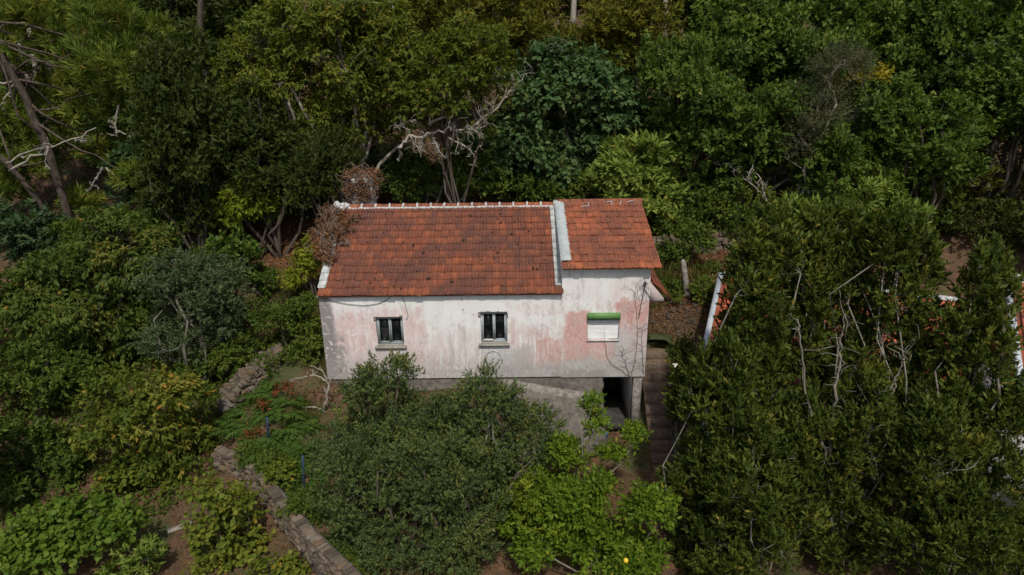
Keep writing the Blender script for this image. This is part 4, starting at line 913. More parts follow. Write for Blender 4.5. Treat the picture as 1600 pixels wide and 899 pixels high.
# --- left of the house
T('bright green grassy shrub hugging the left wall of the house', 'shrub', [(478, 530, 26, 48), (445, 562, 48, 26), (440, 500, 40, 20), (474, 480, 22, 20)], .9, None, 'shrub', shift=.15, Y=.9, Ls=.75)
T('yellow-green bush climbing the slope beside the dead creeper', 'bright', [(486, 400, 14, 30), (464, 432, 22, 18), (474, 415, 16, 20)], .6, None, 'shrub', shift=.15, Y=3.2, Ls=.7)
T('small dark leaved sapling beside the litter covered path', 'oak', [(412, 440, 18, 20)], .6, None, 'shrub', Ls=.6)
T('round bushy tree on the edge of the leaf litter clearing', 'oak', [(372, 402, 26, 32), (345, 400, 32, 30)], 1.5, None, name='small_tree')
T('bright young chestnut tree in front of the dark trees left of the house', 'bright', [(388, 312, 46, 28), (345, 335, 40, 24), (420, 325, 22, 14), (310, 350, 26, 18)], 2.2, None, name='chestnut_tree', forks=2)
T('ivy covered tree stump with dark leaves below the pines', 'bluegreen', [(205, 290, 36, 48), (220, 250, 26, 24)], 1.9, None, name='ivy_tree')
T('dark green bush at the left edge below the leaning pine', 'bluegreen', [(35, 355, 58, 38), (70, 385, 40, 26)], 1.2, None, 'shrub')
T('leafy shrub behind the big dark cherry tree', 'shrub', [(140, 370, 60, 30), (200, 360, 50, 26), (260, 365, 44, 28)], 1.1, None, 'shrub')
T('mixed green shrub between the olive tree and the field wall', 'shrub', [(340, 560, 40, 30), (310, 580, 40, 26)], .9, None, 'shrub', shift=.1)
T('low bush at the lower end of the field wall', 'shrub', [(400, 540, 34, 18)], .5, None, 'shrub', shift=.1)

# --- pines at upper left
def pine(label, px_trunk, lumps_px, r0, Yb, seed):
    r = np.random.default_rng(seed); b = on_ground(*px_trunk[0]); t = thing('pine_tree', label, 'tree', b, 'leaning pine trees at the upper left')
    P = np.array([atY(u, v, b[1] - k * .25) for k, (u, v) in enumerate(px_trunk)]) - b; P[0][2] -= .3
    tt = np.linspace(0, len(P) - 1, 24); Q = np.stack([np.interp(tt, np.arange(len(P)), P[:, k]) for k in range(3)], 1) + r.normal(size=(24, 3)) * .02
    mb = MB(); mb.tube(Q, np.linspace(r0, r0 * .75, 24) * (1 + .06 * r.normal(size=24)), 10)
    lm = []
    for (u, v, rad) in lumps_px:
        c = atY(u, v, b[1] + r.uniform(-.9, 1.6) * (1 if u > 130 else .2) + (.8 if u <= 130 else 0)) - b; k = depth(c + b) / FPX
        mb.tube(bend(Q[min(23, 8 + int(r.integers(0, 15)))], c, r, .3, 6), np.linspace(.05, .015, 6), 5)
        for l in lumps_of([(c, (rad * k * 1.15, rad * k, rad * k * .72))], r, .36): lm.append(l)
    link('trunk', mb.mesh('trunk', M['bark_pine']), t); link('crown', crown_mesh('crown', 'pine', lm, r, 1.25), t)
    return t
pine('leaning dark pine trunk at the left edge with wide brown-green needle crown', [(118, 372), (78, 240), (38, 150), (5, 90), (-40, 20)],
     [(40, 60, 55), (110, 50, 50), (180, 95, 55), (225, 120, 38), (60, 190, 45), (120, 185, 42), (180, 245, 40), (215, 275, 26), (20, 130, 45), (140, 120, 50), (20, 215, 35), (100, 100, 45), (60, 20, 50), (230, 60, 34), (20, 280, 26), (75, 262, 24), (130, 320, 24), (160, 140, 45), (200, 170, 36), (170, 30, 45), (0, 60, 45), (85, 150, 36)], .15, 0, 71)
pine('thinner second pine trunk low at the left edge with sparse needles', [(104, 375), (60, 315), (25, 270), (-20, 225), (-60, 180)], [(40, 255, 30), (5, 300, 28), (95, 230, 30), (-10, 180, 40)], .11, 0, 72)
def deadtree(name, label, px_lines, Y, seed, mat='deadwood', twn=10, tw=.9, cat='tree', group=None):
    r = np.random.default_rng(seed); mb = MB(); org = atY(*px_lines[0][0][0][:2], Y); b = np.array([org[0], org[1], float(H(org[0], org[1]))]); 
    for line, w0, w1 in px_lines:
        P = np.array([atY(q[0], q[1], Y + (q[2] if len(q) > 2 else 0)) for q in line]) - b; k = depth(P[0] + b) / FPX; n = max(5, 3 * len(P)); tt = np.linspace(0, len(P) - 1, n)
        Q = np.stack([np.interp(tt, np.arange(len(P)), P[:, a]) for a in range(3)], 1); L = np.linalg.norm(P[-1] - P[0]); Q[1:-1] += r.normal(size=(n - 2, 3)) * .018 * L
        R = np.linspace(w0 * .8, w1 * .45, n) * k / 2; mb.tube(Q, R, 7)
        for _ in range(twn):
            i = int(r.integers(n // 4, n)); d = unit(r.normal(size=3) + (0, -.2, .1)); e = Q[i] + d * L * r.uniform(.1, .35) * tw; q = bend(Q[i], e, r, .8, 6); mb.tube(q, np.linspace(min(R[i] * .6, .022), .007, 6), 4)
            for _ in range(5):
                j = int(r.integers(1, 6)); e2 = q[j] + unit(r.normal(size=3) + d) * L * r.uniform(.05, .16) * tw; mb.tube(bend(q[j], e2, r, .8, 4), np.linspace(.014, .006, 4), 3)
    t = thing(name, label, cat, b, group); mb.obj('branches', M[mat], t); return t
def front(u, v, hc): return above(u, v, hc)[1]
deadtree('fallen_branch', 'long pale dead branch crossing the leaning pine trunk', [([(15, 268), (60, 240), (105, 218), (150, 200)], 5, 3), ([(10, 255), (40, 238), (75, 228)], 4, 2), ([(75, 228), (70, 255), (78, 265)], 3, 2)], front(80, 240, 3.2) - 1.2, 5, twn=5, tw=.5, cat='branch')
deadtree('fallen_branch', 'grey broken branch stub at the left edge above the second pine', [([(0, 130), (25, 128), (30, 127)], 5, 4), ([(25, 130), (8, 155), (2, 168)], 5, 3), ([(38, 135), (50, 125), (58, 112)], 4, 2)], front(20, 140, 5) - 1, 6, twn=3, tw=.5, cat='branch')
deadtree('fallen_branch', 'dry twiggy branch hanging under the pine above the dark trees', [([(185, 165), (180, 195), (185, 215)], 4, 3), ([(180, 205), (210, 210), (240, 205)], 3, 1), ([(160, 262), (150, 280), (140, 300)], 4, 2), ([(165, 262), (185, 285), (200, 298)], 3, 2)], front(190, 200, 4) - 1, 7, twn=7, tw=.7, cat='branch')
# the bleached dead tree behind the roof
yd = front(690, 205, 3.0) - 3.2
deadtree('dead_tree', 'bleached bare dead tree sprawling behind the main roof', [
 ([(623, 250), (625, 238), (632, 222), (650, 212), (680, 208), (705, 203), (740, 198), (760, 194)], 8, 4), ([(670, 195), (695, 182), (715, 165), (725, 150)], 6, 2), ([(672, 195), (670, 178), (650, 178), (640, 190)], 5, 2), ([(740, 198), (760, 180), (780, 165), (800, 140), (815, 125)], 6, 2),
 ([(678, 215), (685, 235), (695, 247)], 6, 2), ([(700, 215), (720, 225), (735, 235), (745, 248)], 4, 2), ([(660, 212), (655, 230), (658, 238)], 4, 2), ([(690, 185), (695, 160), (705, 140)], 4, 2), ([(755, 128), (765, 118), (785, 108)], 3, 2), ([(650, 188), (632, 190), (618, 200)], 4, 2), ([(730, 200), (745, 205), (752, 215)], 4, 2)], yd, 9, twn=10, tw=1.0)

# --- hillside behind: big chestnut, fig, loquats, oaks, acacias
T('big yellow-green chestnut tree behind the left half of the roof', 'chestnut', [(520, 95, 140, 85), (415, 105, 70, 55), (600, 110, 76, 86), (540, 190, 90, 56), (550, 25, 100, 45), (500, 222, 60, 34)], 6.0, None, name='chestnut_tree', forks=3, bark='deadwood', twigs=.9, lai=1.35, r0=.08, fill=1.2)
T('yellow-green chestnut tree behind the bleached dead tree', 'chestnut', [(715, 125, 75, 70), (660, 160, 50, 50), (740, 80, 60, 50)], 5.8, None, name='chestnut_tree', forks=2, shift=-.1, bark='bark', lai=1.4, r0=.045, fill=1.2)
T('wide fig tree with big blue-green leaves behind the roof', 'fig', [(895, 170, 130, 75), (810, 235, 85, 60), (950, 215, 90, 70), (890, 110, 70, 40), (870, 270, 80, 40)], 3.0, None, name='fig_tree', forks=2, bark='bark_pale', twigs=.7)
T('loquat tree with long pale leaves right behind the annex roof', 'loquat', [(1000, 265, 65, 70), (1040, 320, 55, 60), (960, 290, 40, 45), (1060, 370, 40, 40)], 2.2, None, name='loquat_tree', forks=2)
T('loquat tree with long pale leaves standing above the neighbouring roof', 'loquat', [(1330, 305, 75, 40), (1260, 335, 55, 38), (1390, 345, 60, 40), (1240, 380, 30, 30), (1330, 360, 70, 40)], 2.4, None, name='loquat_tree', forks=2)
oakA = T('green oak tree on the slope above the annex, lowest of the oaks', 'oak', [(1165, 195, 95, 70), (1110, 220, 60, 50), (1220, 170, 60, 50), (1150, 255, 70, 40)], 4.0, 'oak trees on the right hand slope', name='oak_tree', forks=2)
oakB = T('green oak tree at the top, right of the pale trunk', 'oak', [(1180, 70, 95, 70), (1120, 100, 60, 50), (1230, 110, 60, 50), (1190, 20, 70, 40)], 5.0, 'oak trees on the right hand slope', name='oak_tree', forks=2)
oakC = T('wide green oak tree on the right, below the yellow sprays', 'oak', [(1440, 210, 90, 65), (1400, 170, 60, 40), (1470, 260, 60, 45), (1380, 240, 50, 45)], 4.2, 'oak trees on the right hand slope', name='oak_tree', forks=2)
og = 'oak trees on the right hand slope'
for lab, src, u, v, hc, s, rz in (
 ('oak tree crown at the top edge, third oak from the right corner', oakB, 1330, 45, 5.2, 1.0, 1.0), ('broad oak crown above the yellow sprays', oakC, 1420, 80, 5.0, 1.0, 2.1), ('oak tree at the top edge near the right corner', oakA, 1500, 30, 5.5, 1.05, 3.0),
 ('dim oak crown in the top right corner of the photo', oakB, 1590, 40, 5.5, 1.0, 4.0), ('oak tree between the pale trunk and the fig tree', oakA, 1075, 130, 4.6, .85, 2.2), ('oak crown squeezed between the grey lichen tree and the wide oak', oakC, 1290, 250, 3.2, .75, 1.4),
 ('oak crown left of the yellow sprays at mid slope', oakA, 1290, 120, 4.6, .9, 4.4), ('oak tree at the right edge below the blue-green crown', oakB, 1590, 150, 4.6, .9, 5.2)):
    replant(src, lab, u, v, hc, og, s, rz)
T('blue-green leafy tree high on the right near the edge', 'bluegreen', [(1525, 105, 65, 50), (1540, 150, 40, 30)], 4.6, None, name='broadleaf_tree')
T('small bush with bright yellow sprays high on the right slope', 'yellow', [(1350, 124, 32, 10), (1325, 128, 16, 7), (1375, 120, 16, 8)], 3.4, None, 'shrub', name='flowering_bush', Y=front(1350, 120, 5.5), lai=.9)
T('grey-green lichen covered tree at mid right slope', 'lichen', [(1285, 185, 55, 45), (1250, 215, 40, 36), (1310, 110, 50, 30)], 3.6, None, name='lichen_tree', bark='deadwood', twigs=1.0, forks=2, Y=front(1285, 185, 3.6) - 1.6)
T('thin olive-brown shrub with bare lower branches above the stone wall', 'brownac', [(1215, 265, 42, 44)], 2.0, None, 'shrub', bark='deadwood', twigs=1.0, Ls=.6, lai=.8)
deadtree('dead_sapling', 'bare forked sapling with pale twigs above the stone wall', [([(1205, 322), (1190, 300), (1165, 282), (1140, 255)], 4, 2), ([(1195, 310), (1190, 285), (1175, 262)], 4, 2), ([(1165, 282), (1178, 255), (1180, 245)], 3, 2)], front(1190, 300, 1.6) - .6, 14, twn=5, tw=.7)
acA = T('dark green acacia tree in the shadowed mass left of the chestnut', 'acacia', [(310, 130, 70, 70), (285, 80, 50, 45), (350, 160, 60, 50), (310, 200, 60, 40)], 4.4, 'dark acacia trees left of the chestnut', name='acacia_tree', forks=2)
acB = T('dark green acacia tree low behind the bright young chestnut', 'acacia', [(420, 250, 75, 50), (370, 225, 60, 40), (470, 280, 50, 36)], 3.6, 'dark acacia trees left of the chestnut', name='acacia_tree', forks=2)
ag = 'dark acacia trees left of the chestnut'
for lab, src, u, v, hc, s, rz in (
 ('dark acacia crown at the top edge right of the pine', acA, 290, 40, 4.6, 1.0, 1.2), ('dark acacia crown below the left limbs of the chestnut', acB, 390, 200, 4.0, .9, 2.0), ('dark acacia crown right of the ivy stump', acA, 290, 262, 3.6, .7, 3.4),
 ('dark acacia crown touching the chimney side of the roof', acB, 508, 268, 3.4, .7, 4.0), ('dark acacia crown between the pine and the chestnut at mid height', acA, 275, 195, 5.0, .8, 5.0)):
    replant(src, lab, u, v, hc, ag, s, rz)
brA = T('olive-brown acacia tree at the top edge right of centre', 'brownac', [(800, 45, 75, 55), (760, 70, 50, 40), (850, 70, 50, 34)], 5.2, 'olive-brown acacias along the top edge', name='acacia_tree', forks=2)
T('lighter olive acacia tree between the two pale trunks at the top', 'brownac', [(965, 55, 70, 50), (1000, 30, 50, 40), (920, 80, 40, 30)], 5.2, 'olive-brown acacias along the top edge', name='acacia_tree', forks=2, shift=.2)
replant(brA, 'olive-brown acacia crown at the top edge behind the chestnut', 690, 20, 6, 'olive-brown acacias along the top edge', 1.0, 2.0)
for lab, src, u, v, hc, grp, rz in (('oak crown above the frame edge behind the first oaks', oakA, 1110, -20, 4.4, og, .4), ('oak crown at the very top between the centre oaks', oakC, 1240, -25, 4.4, og, 1.9), ('oak crown at the very top above the blue-green tree', oakB, 1480, -30, 4.4, og, 2.9),
 ('olive acacia at the very top behind the thicker pale trunk', brA, 900, -15, 4.4, 'olive-brown acacias along the top edge', 3.3), ('olive acacia at the very top above the fig tree', brA, 1010, -25, 4.4, 'olive-brown acacias along the top edge', 5.0), ('olive acacia at the very top left of centre', brA, 760, -25, 4.4, 'olive-brown acacias along the top edge', .8),
 ('dark acacia at the top edge between the pine and the reddish trunk', acA, 180, -10, 4.4, ag, .3), ('dark acacia at the top edge behind the chestnut', acA, 420, -25, 4.4, ag, 2.7), ('dark acacia at the top left corner behind the pine', acA, 60, -20, 4.4, ag, 3.9), ('dark acacia at the top edge above the dead tree', acA, 610, -25, 4.4, ag, 5.3)):
    replant(src, lab, u, v, hc, grp, 1.1, rz)
T('dark feathery acacia hanging over the bare bank at the right edge', 'brownac', [(1560, 230, 50, 60), (1590, 290, 40, 50), (1530, 300, 40, 40)], 2.6, None, name='acacia_tree', shift=-.25, lai=.9, bark='deadwood', twigs=.9)
T('dark fern-like shrub on the shaded bank at the right edge', 'acacia', [(1540, 350, 60, 26), (1590, 370, 40, 22)], .9, None, 'shrub')
T('low green bush at the foot of the wide oak', 'shrub', [(1455, 330, 45, 30), (1420, 300, 40, 26), (1490, 350, 34, 20)], 1.0, None, 'shrub', shift=.1)
ua = T('leafy understory bush on the slope left of the bare forked sapling', 'shrub', [(1120, 285, 45, 30)], .8, None, 'shrub', name='understory_bush')
ub = T('leafy understory bush under the big chestnut, right of the dark acacias', 'oak', [(560, 270, 50, 36)], 1.0, None, 'shrub', name='understory_bush')
for k_, (src, lab, u, v, hc, grp) in enumerate((
 (acA, 'dark acacia beyond the left edge of the photo, behind the pines', -140, 120, 4.4, ag), (acB, 'dark acacia beyond the left edge, level with the leaning pine', -150, 260, 3.6, ag), (acA, 'dark acacia far beyond the left edge at mid slope', -330, 180, 4.4, ag), (acB, 'dark acacia far beyond the left edge, low on the slope', -330, 360, 3.4, ag),
 (oakA, 'oak tree beyond the left edge, level with the cherry trees', -150, 470, 3.2, og), (oakC, 'oak tree beyond the lower left corner of the photo', -190, 700, 2.8, og), (oakB, 'oak tree far beyond the left edge of the photo', -380, 560, 3.2, og),
 (oakB, 'oak tree beyond the right edge at the top', 1740, 60, 5, og), (oakC, 'oak tree beyond the right edge at mid slope', 1760, 200, 4.2, og), (oakA, 'oak tree beyond the right edge, low on the slope', 1780, 340, 3.6, og), (acA, 'dark acacia far beyond the right edge of the photo', 1930, 150, 4.4, ag))):
    replant(src, lab, u, v, hc, grp, 1.0, k_ * 1.3)
ru = np.random.default_rng(77); k = 0; zones = {}
for v in range(10, 300, 42):
    for u in range(-10, 1640, 205):
        uu, vv = u + ru.uniform(-45, 45), v + ru.uniform(-18, 18)
        if (uu < 140 and vv > 240) or (380 < uu < 560 and vv > 270) or (520 < uu < 1030 and vv > 285): continue
        z = 'behind the pines' if uu < 220 else 'under the dark acacias' if uu < 400 else 'under the big chestnut' if uu < 640 else 'behind the bleached dead tree' if uu < 790 else 'behind the fig tree' if uu < 1000 else 'under the lower oaks' if uu < 1250 else 'around the grey lichen tree' if uu < 1400 else 'on the far right slope'
        zones.setdefault((z, 'near the top edge' if vv < 60 else 'halfway down the slope' if vv < 160 else 'low on the slope'), []).append((uu, vv))
for (z, h), L in zones.items():
    L = sorted(L)[:3]; nm = {1: [''], 2: ['left one ', 'right one '], 3: ['left one ', 'middle one ', 'right one ']}[len(L)]
    for q_, (uu, vv) in zip(nm, L):
        k += 1; replant((ua, ub)[k % 2], 'leafy bush %s, %s%s' % (z, q_, h), uu, vv, .9, 'understory bushes on the wooded hillside', ru.uniform(1.0, 1.6), ru.uniform(0, 6))
# shrubs right behind the house
T('glossy ivy bush above the dry stone wall', 'shrub', [(1110, 330, 40, 34), (1160, 320, 44, 32), (1075, 350, 36, 32), (1150, 350, 40, 20)], 1.2, None, 'shrub', shift=.08)
T('leafy bush creeping round the back corner of the annex', 'shrub', [(1050, 400, 30, 20), (1085, 375, 34, 16)], .6, None, 'shrub')
T('green bush filling the gap behind the ridge, below the dead tree', 'shrub', [(660, 280, 55, 30), (720, 278, 50, 28), (630, 265, 40, 28), (765, 275, 36, 26)], 1.6, None, 'shrub', shift=-.05, bark='deadwood')
T('green bush behind the ridge below the fig tree', 'shrub', [(800, 295, 55, 24), (860, 300, 50, 18), (910, 300, 40, 18)], 1.2, None, 'shrub')
for lab, px in (('pale bare trunk at the top edge behind the olive acacias, thicker of the two', [(893, 60), (896, 20), (898, -30)]), ('pale bare trunk at the top edge left of the oaks', [(1037, 45), (1040, 10), (1041, -40)]), ('thin reddish trunk at the top edge above the dark acacias', [(312, 60), (313, 20), (314, -30)]), ('thin pale trunk behind the pine crown, near the left edge', [(52, 85), (46, 55), (42, 20)]), ('thin pale trunk beside it under the pine crown at the upper left', [(33, 72), (31, 40), (29, 10)])):
    b = above(px[0][0], px[0][1], 4.5); P = np.array([atY(u, v, b[1]) for u, v in px]); P = np.concatenate([[[P[0][0], P[0][1], float(H(P[0][0], P[0][1])) - .3]], P, [P[-1] + (.1, 0, 5)]]); mb = MB(); mb.tube(P, np.linspace(.16, .09, len(P)), 7); tag(mb.obj('bare_tree', M['deadwood'] if 'reddish' not in lab else M['bark']), lab, 'tree', 'bare trunks standing in the wood at the top')
# --- dead creeper on the gable verge and chimney
def creeper(label, blobs, seed, n_st=70):
    r = np.random.default_rng(seed); b = np.array(blobs[0][0], float); t = thing('dead_creeper', label, 'creeper', b, 'dried creepers on the roof end'); lm = []
    mb = MB()
    for c, rad in blobs:
        c = np.array(c) - b
        lm += lumps_of([(c, (rad[0], rad[1], rad[2]))], r, .34, -.8, 1.0)
        for _ in range(n_st):
            e = c + unit(r.normal(size=3)) * np.array(rad) * r.uniform(.7, 1.7); a = c + r.normal(size=3) * np.array(rad) * .4; mb.tube(bend(a, e, r, .9, 6), np.linspace(.012, .005, 6), 3)
    link('foliage', crown_mesh('foliage', 'dead', lm, r, .8, .6), t); mb.obj('stems', M['twig_pale'], t); return t
creeper('dried brown creeper spilling over the left verge of the roof', [(SL1.at(.0, 2.3, .1), (.30, .5, .30)), (SL1.at(-.05, 1.75, .08), (.24, .4, .26)), (SL1.at(.05, 2.9, .15), (.36, .5, .34)), (SL1.at(-.1, 3.4, .1), (.32, .4, .32)), (SL1.at(-.35, 2.7, -.2), (.3, .6, .45)), (SL1.at(.35, 2.75, .08), (.3, .3, .12)), (SL1.at(.5, 3.25, .06), (.28, .2, .07)), (SL1.at(.42, 2.2, .06), (.22, .2, .06)), (SL1.at(.1, 1.4, .06), (.14, .2, .08))], 31)
creeper('dried reddish creeper smothering the chimney behind the ridge', [((cp[0], 4.55, cp[2] + .30), (.62, .5, .30)), ((cp[0] - .1, 4.25, cp[2] + .05), (.3, .12, .2)), ((cp[0] - .30, 4.4, cp[2] - .2), (.26, .3, .4)), ((cp[0] + .32, 4.4, cp[2] - .1), (.22, .3, .4)), ((cp[0] + .05, 4.25, cp[2] - .35), (.3, .1, .2))], 32)
# --- bare climbing plant on the annex wall
def climber(label, lines, seed, tw, Yw=-.025):
    r = np.random.default_rng(seed); mb = MB()
    for px in lines:
        P = np.array([atY(u, v, Yw) for u, v in px]); n = 6 * len(P); tt = np.linspace(0, len(P) - 1, n); Q = np.stack([np.interp(tt, np.arange(len(P)), P[:, k]) for k in range(3)], 1); Q[1:-1, ::2] += r.normal(size=(n - 2, 2)) * .012
        mb.tube(Q, np.linspace(.008, .004, n), 4)
        for _ in range(tw):
            i = int(r.integers(0, n)); d = np.array([r.choice([-1, 1]) * r.uniform(.12, .5), r.uniform(-.05, 0), r.uniform(.0, .35)]); mb.tube(bend(Q[i], Q[i] + d, r, .5, 5), np.linspace(.004, .002, 5), 3)
    return tag(mb.obj('bare_climber', M['twig']), label, 'climber', 'leafless climbers on the facade')
climber('leafless climber spreading over the right end of the facade', [([985, 592], [992, 565], [996, 530], [996, 505], [994, 480], [990, 455]), ([1006, 585], [1004, 560], [1003, 535], [1004, 515]), ([985, 590], [978, 570], [972, 555], [975, 545])], 41, 16)
climber('leafless climber curling from the garage mouth up to the white shutter', [([985, 590], [970, 578], [955, 570], [948, 556], [946, 535], [945, 517])], 42, 2)
deadtree('bare_shrub', 'bare crooked dead shrub at the left corner of the house', [([(495, 700), (498, 680), (504, 655), (506, 640)], 8, 6), ([(506, 640), (512, 615), (511, 595), (505, 580), (485, 572)], 6, 2), ([(505, 642), (490, 636), (472, 637)], 4, 2), ([(511, 596), (490, 586), (452, 594)], 4, 2), ([(512, 600), (520, 590), (540, 570)], 3, 1)], -1.0, 15, twn=4, tw=.5, cat='shrub')
deadtree('dry_branch', 'reddish dry branches sticking out of the centre bush towards the lemon tree', [([(795, 770), (805, 745), (820, 730), (835, 715)], 4, 2), ([(795, 772), (815, 750), (840, 738)], 4, 2)], -4.1, 16, twn=5, tw=.8, cat='branch', mat='twig')
# --- ferns
def fern_mesh(seed, L=.75):
    r = np.random.default_rng(seed); B = []; D = []; N = []; LL = []; 
    for k in range(9):
        a = k / 9 * 6.283 + r.normal() * .25; el = r.uniform(.5, 1.0); n = 16; t = np.linspace(0, 1, n)
        h = np.array([math.cos(a), math.sin(a), 0]); sidev = np.array([-h[1], h[0], 0]); l = L * r.uniform(.75, 1.2)
        P = h * (t * l * math.cos(el * .8))[:, None] + UP * (l * (.75 * t * math.sin(el) - .55 * t ** 2.2))[:, None]
        for sgn in (-1, 1):
            B.append(P[1:]); D.append(unit(sidev * sgn + h * .45 - UP * .15 + r.normal(size=(n - 1, 3)) * .08)); N.append(np.tile(UP, (n - 1, 1)) + r.normal(size=(n - 1, 3)) * .2); LL.append(l * .30 * np.sin(np.pi * (t[1:] * .86 + .10)))
    B, D, N, LL = map(np.concatenate, (B, D, N, LL)); return leaves_mesh('fern', B, D, unit(N), LL + .02, np.full(len(LL), .052), np.clip(r.normal(.5, .15, len(LL)), 0, 1), LM['fern'])
FM = [fern_mesh(k) for k in range(4)]
fpx = [(400, 610), (430, 612), (385, 635), (415, 640), (445, 640), (390, 660), (440, 665), (465, 660), (405, 678), (450, 690), (478, 690), (415, 700), (440, 715), (465, 725), (490, 715), (375, 645), (425, 590), (455, 620), (480, 745), (395, 590), (500, 760), (470, 700), (370, 665), (430, 685), (485, 660)]
FL = ['uppermost left fern beside the field wall', 'upper fern between the field wall and the rusty fern', 'fern tight against the foot of the field wall', 'fern just above the middle blue post', 'fern under the bare dead shrub, upper one', 'fern left of the middle blue post at the wall foot', 'fern right of the middle blue post', 'fern between the middle post and the bare shrub', 'fern on the bank edge below the left blue post', 'fern below and right of the middle blue post', 'fern touching the big bush above the lowest post', 'fern on the top of the retaining wall, left end', 'fern above the lowest blue post, left side', 'fern at the top of the lowest blue post', 'fern right of the lowest blue post by the bush', 'fern under the left blue post', 'topmost fern behind the field wall end', 'fern below the house corner near the rust red bush', 'fern at the foot of the lowest blue post', 'fern high on the slope behind the field wall', 'lowest fern tucked under the big bush', 'fern at mid bank beside the big bush', 'leftmost fern on the retaining wall end', 'fern between the middle and lowest blue posts', 'fern at the stem of the bare dead shrub']
for k, (u, v) in enumerate(fpx):
    p = on_ground(u, v + 8); o = link('fern', FM[k % 4], None, p); o.rotation_euler = (rg.gauss(0, .15), rg.gauss(0, .15), rg.uniform(0, 6)); o.scale = (rg.uniform(.8, 1.25),) * 3; tag(o, 'green ' + FL[k], 'fern', 'ferns on the bank around the blue fence posts')
for lab, u, v, q in (('rust red dead fern right of the field wall, upper one', 446, 616, .55), ('rust red dead fern low on the bank near the retaining wall', 398, 688, .5), ('rust red dead fern between the green ferns at mid bank', 414, 646, .4)):
    p = on_ground(u, v); r_ = np.random.default_rng(int(u)); t = thing('dead_fern', lab, 'fern', p, 'rusty dead ferns on the bank'); link('fronds', crown_mesh('fronds', 'rust', lumps_of([((0, 0, .18), (.36 * q, .3 * q, .16 * q))], r_, .4), r_, .6, .5), t)
T('trailing yellow-green plant on the top of the retaining wall', 'vine', [(437, 745, 26, 22), (452, 775, 26, 22)], .3, None, 'vine', minz=-.1, Ls=.7, shift=-.1)
T('grassy trailing plant hanging over the lower retaining wall beside the big bush', 'shrub', [(475, 790, 30, 36), (495, 830, 30, 30)], .4, None, 'shrub', Ls=.6, shift=.15)
for k_, (u, v) in enumerate(((400, 722), (455, 800), (510, 868), (530, 890), (365, 712))):
    T(('weedy tuft on the upper end of the retaining wall', 'weedy tuft halfway along the retaining wall top', 'weedy tuft near the lower end of the retaining wall', 'weedy tuft at the very bottom of the retaining wall', 'weedy tuft where the retaining wall begins')[k_], 'shrub', [(u + 22, v, 22, 13), (u + 38, v + 14, 16, 12)], .22, 'weeds along the retaining wall', 'shrub', name='weed', Ls=.55, shift=.1, minz=-.2)
# --- iris-like grasses by the post, weeds on the terrace, flower
def tuft(label, u, v, n, L, seed, shift=0, w=.035, grp=None):
    r = np.random.default_rng(seed); p = on_ground(u, v); a = r.uniform(0, 6.283, n); b = np.stack([np.cos(a), np.sin(a), 0 * a], 1) * r.uniform(0, .3, (n, 1)) * (1.6, .7, 1); d = unit(b * 1.2 + UP * .8 + r.normal(size=(n, 3)) * .18)
    l = L * r.uniform(.6, 1.2, n); me = leaves_mesh('tuft', b, d, unit(r.normal(size=(n, 3))), l, np.full(n, w), np.clip(r.normal(.5 + shift, .2, n), 0, 1), LM['grass']); return tag(link('grass_tuft', me, None, p), label, 'plant', grp)
tuft('long strap-leaved plant between the annex roof corner and the stone post', 1045, 455, 90, .9, 1, 0)
tuft('yellowish strap-leaved plant leaning right of the stone post', 1092, 440, 70, .8, 2, .25)
tuft('strap-leaved plant right under the annex eave corner', 1033, 440, 60, .8, 3, .1)
T('small leafy weed in the grass below the dry stone wall', 'shrub', [(1104, 420, 10, 8)], .2, None, 'shrub', name='weed', Ls=.6)
T('green bush between the stone post and the neighbouring verge', 'shrub', [(1100, 455, 22, 18), (1118, 470, 16, 16)], .45, None, 'shrub', shift=.15, Ls=.8)
T('low leafy plants at the foot of the stone post, house side', 'shrub', [(1045, 455, 22, 16)], .3, None, 'shrub', shift=.0, Ls=.7)
T('bushy laurel sapling leaning over the stairs', 'laurel', [(1072, 600, 16, 36), (1066, 556, 8, 22), (1062, 640, 14, 24)], 1.2, None, 'shrub', Y=-1.5, bark='bark_pale')
fp = atY(1055, 572, -1.75); mb = MB()
for k in range(9): knob(mb, fp + rng.normal(0, .03, 3), .04)
tag(mb.obj('flower_head', M['white']), 'single white flower head beside the stairs', 'flower')
# blue bucket in the shade below the bank
bp = on_ground(941, 690); t = thing('bucket', 'dark bucket with a faded blue side half hidden in the pit by the lemon tree', 'bucket', bp); mb = MB(); a = np.linspace(0, 6.283, 15)[:-1]
V = [(math.cos(x) * q, math.sin(x) * q, z) for q, z in ((.13, 0), (.17, .30), (.18, .31), (.15, .29), (.11, .03)) for x in a]; mb.add(V, [(14 * k + i, 14 * k + (i + 1) % 14, 14 * k + 14 + (i + 1) % 14, 14 * k + 14 + i) for k in range(4) for i in range(14)]); mb.obj('body', M['blue'], t); mb = MB(); mb.tube([(-.17, 0, .3), (-.12, -.1, .36), (0, -.16, .38), (.12, -.1, .36), (.17, 0, .3)], .008, 4); mb.obj('handle', M['cable'], t)
tag(MB.obj((lambda m: (m.prism([on_ground(262, 830) + (0, 0, .03), on_ground(300, 818) + (0, 0, .03), on_ground(301, 823) + (0, 0, .03), on_ground(263, 837) + (0, 0, .03)], (0, 0, .06)), m)[1])(MB()), 'plank', M['deadwood']), 'grey weathered plank lying on bare soil at lower left', 'plank')

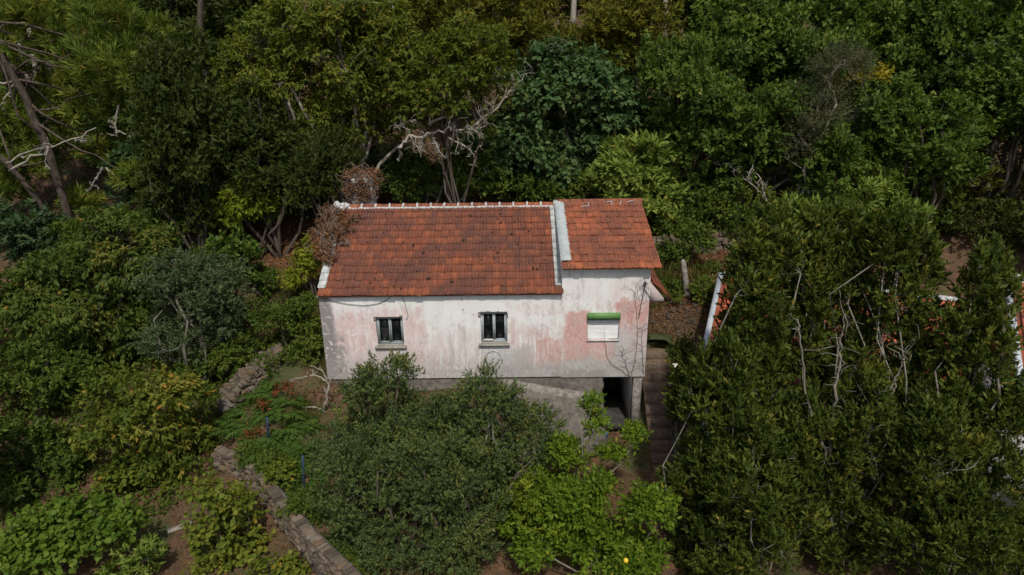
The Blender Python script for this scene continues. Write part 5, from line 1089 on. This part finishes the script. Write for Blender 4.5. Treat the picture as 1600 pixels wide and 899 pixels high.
# --- ground cover
def scatter(name, mat, n, pts_fn, L, Wd, up, lay, tint=(.5, .2), lift=.02, keep=None, seed=0):
    r = np.random.default_rng(seed); x, y = pts_fn(r, n)
    ok = ~((x > X0 - .1) & (x < X1 + .1) & (y > -.05) & (y < DEP)); x, y = x[ok], y[ok]
    if keep is not None: k = keep(x, y, r); x, y = x[k], y[k]
    n = len(x); b = np.stack([x, y, H(x, y) + lift], 1); a = r.uniform(0, 6.283, n); d = unit(np.stack([np.cos(a), np.sin(a), r.normal(lay, .25, n)], 1)); nn = unit(np.tile(UP * up, (n, 1)) + r.normal(size=(n, 3)) * .5)
    NLEAF[0] += 2 * n
    me = leaves_mesh(name, b, d, nn, L * r.uniform(.6, 1.3, n), Wd * r.uniform(.7, 1.3, n), np.clip(r.normal(*tint, n), 0, 1), mat); return link(name, me, None, None, 'stuff')
def box(x0, x1, y0, y1): return lambda r, n: (r.uniform(x0, x1, n), r.uniform(y0, y1, n))
clump = lambda f, t: (lambda x, y, r: (np.sin(x * f + 1.7 * np.sin(y * f * .8)) * np.sin(y * f * 1.1 + x * .3) + r.normal(0, .35, len(x))) > t)
scatter('leaf_litter', LM['litter'], 14000, box(-9.6, -5.3, 4.2, 10.5), .10, .055, .8, .1, (.5, .22), seed=21)
scatter('leaf_litter', LM['litter'], 16000, box(-16, 10, 1, 13), .11, .06, .8, .1, (.5, .22), seed=1)
scatter('leaf_litter', LM['litter'], 22000, box(4.2, 9, .8, 6.0), .085, .035, .6, .25, (.36, .24), seed=2)
scatter('grass', LM['grass'], 9000, box(4.4, 8.6, 1.1, 3.2), .15, .016, .1, 1.1, (.75, .2), keep=clump(2.3, .2), seed=15)
scatter('leaf_litter', LM['litter'], 14000, box(-14, 6, -8, 0), .09, .05, .8, .1, (.25, .2), seed=3)
scatter('grass', LM['grass'], 26000, box(-10, -5.7, -1.5, 4), .16, .018, .1, 1.3, (.4, .22), keep=clump(1.6, .05), seed=4)
scatter('grass', LM['grass'], 14000, box(4.2, 12, 2.4, 6), .16, .018, .1, 1.3, (.55, .25), keep=clump(2.1, .1), seed=5)
scatter('undergrowth', LM['shrub'], 26000, box(-26, 26, 9, 34), .20, .12, .9, .5, (.35, .2), .12, clump(.8, -.15), seed=6)
scatter('undergrowth', LM['acacia'], 15000, box(-30, 30, 8, 36), .22, .12, .9, .6, (.5, .2), .25, clump(.9, .0), seed=7)
scatter('undergrowth', LM['shrub'], 16000, box(-15, -8.5, -3, 5), .13, .08, .9, .5, (.4, .2), .08, clump(1.3, .1), seed=8)
# rubble on the bank right of the stairs
r_ = np.random.default_rng(8); mb = MB(); sv = [np.array([v.co[:] for v in m.vertices]) for m in STONES]; sf = [[tuple(p.vertices) for p in m.polygons] for m in STONES]
for k in range(330):
    x = r_.uniform(4.4, 8.6); y = r_.uniform(1.3, 2.9); s_ = r_.choice([.035, .05, .07, .10, .16], p=[.3, .3, .2, .15, .05]); i = k % 8
    A = r_.normal(size=(3, 3)); Qm, _ = np.linalg.qr(A); mb.add(sv[i] @ Qm * s_ * r_.uniform(.7, 1.3, 3) + (x, y, float(H(x, y)) + s_ * .2), None, [f for f in sf[i] if len(f) == 3])
o = mb.obj('rubble', M['stone']); o['kind'] = 'stuff'
print('leaf triangles', NLEAF[0])
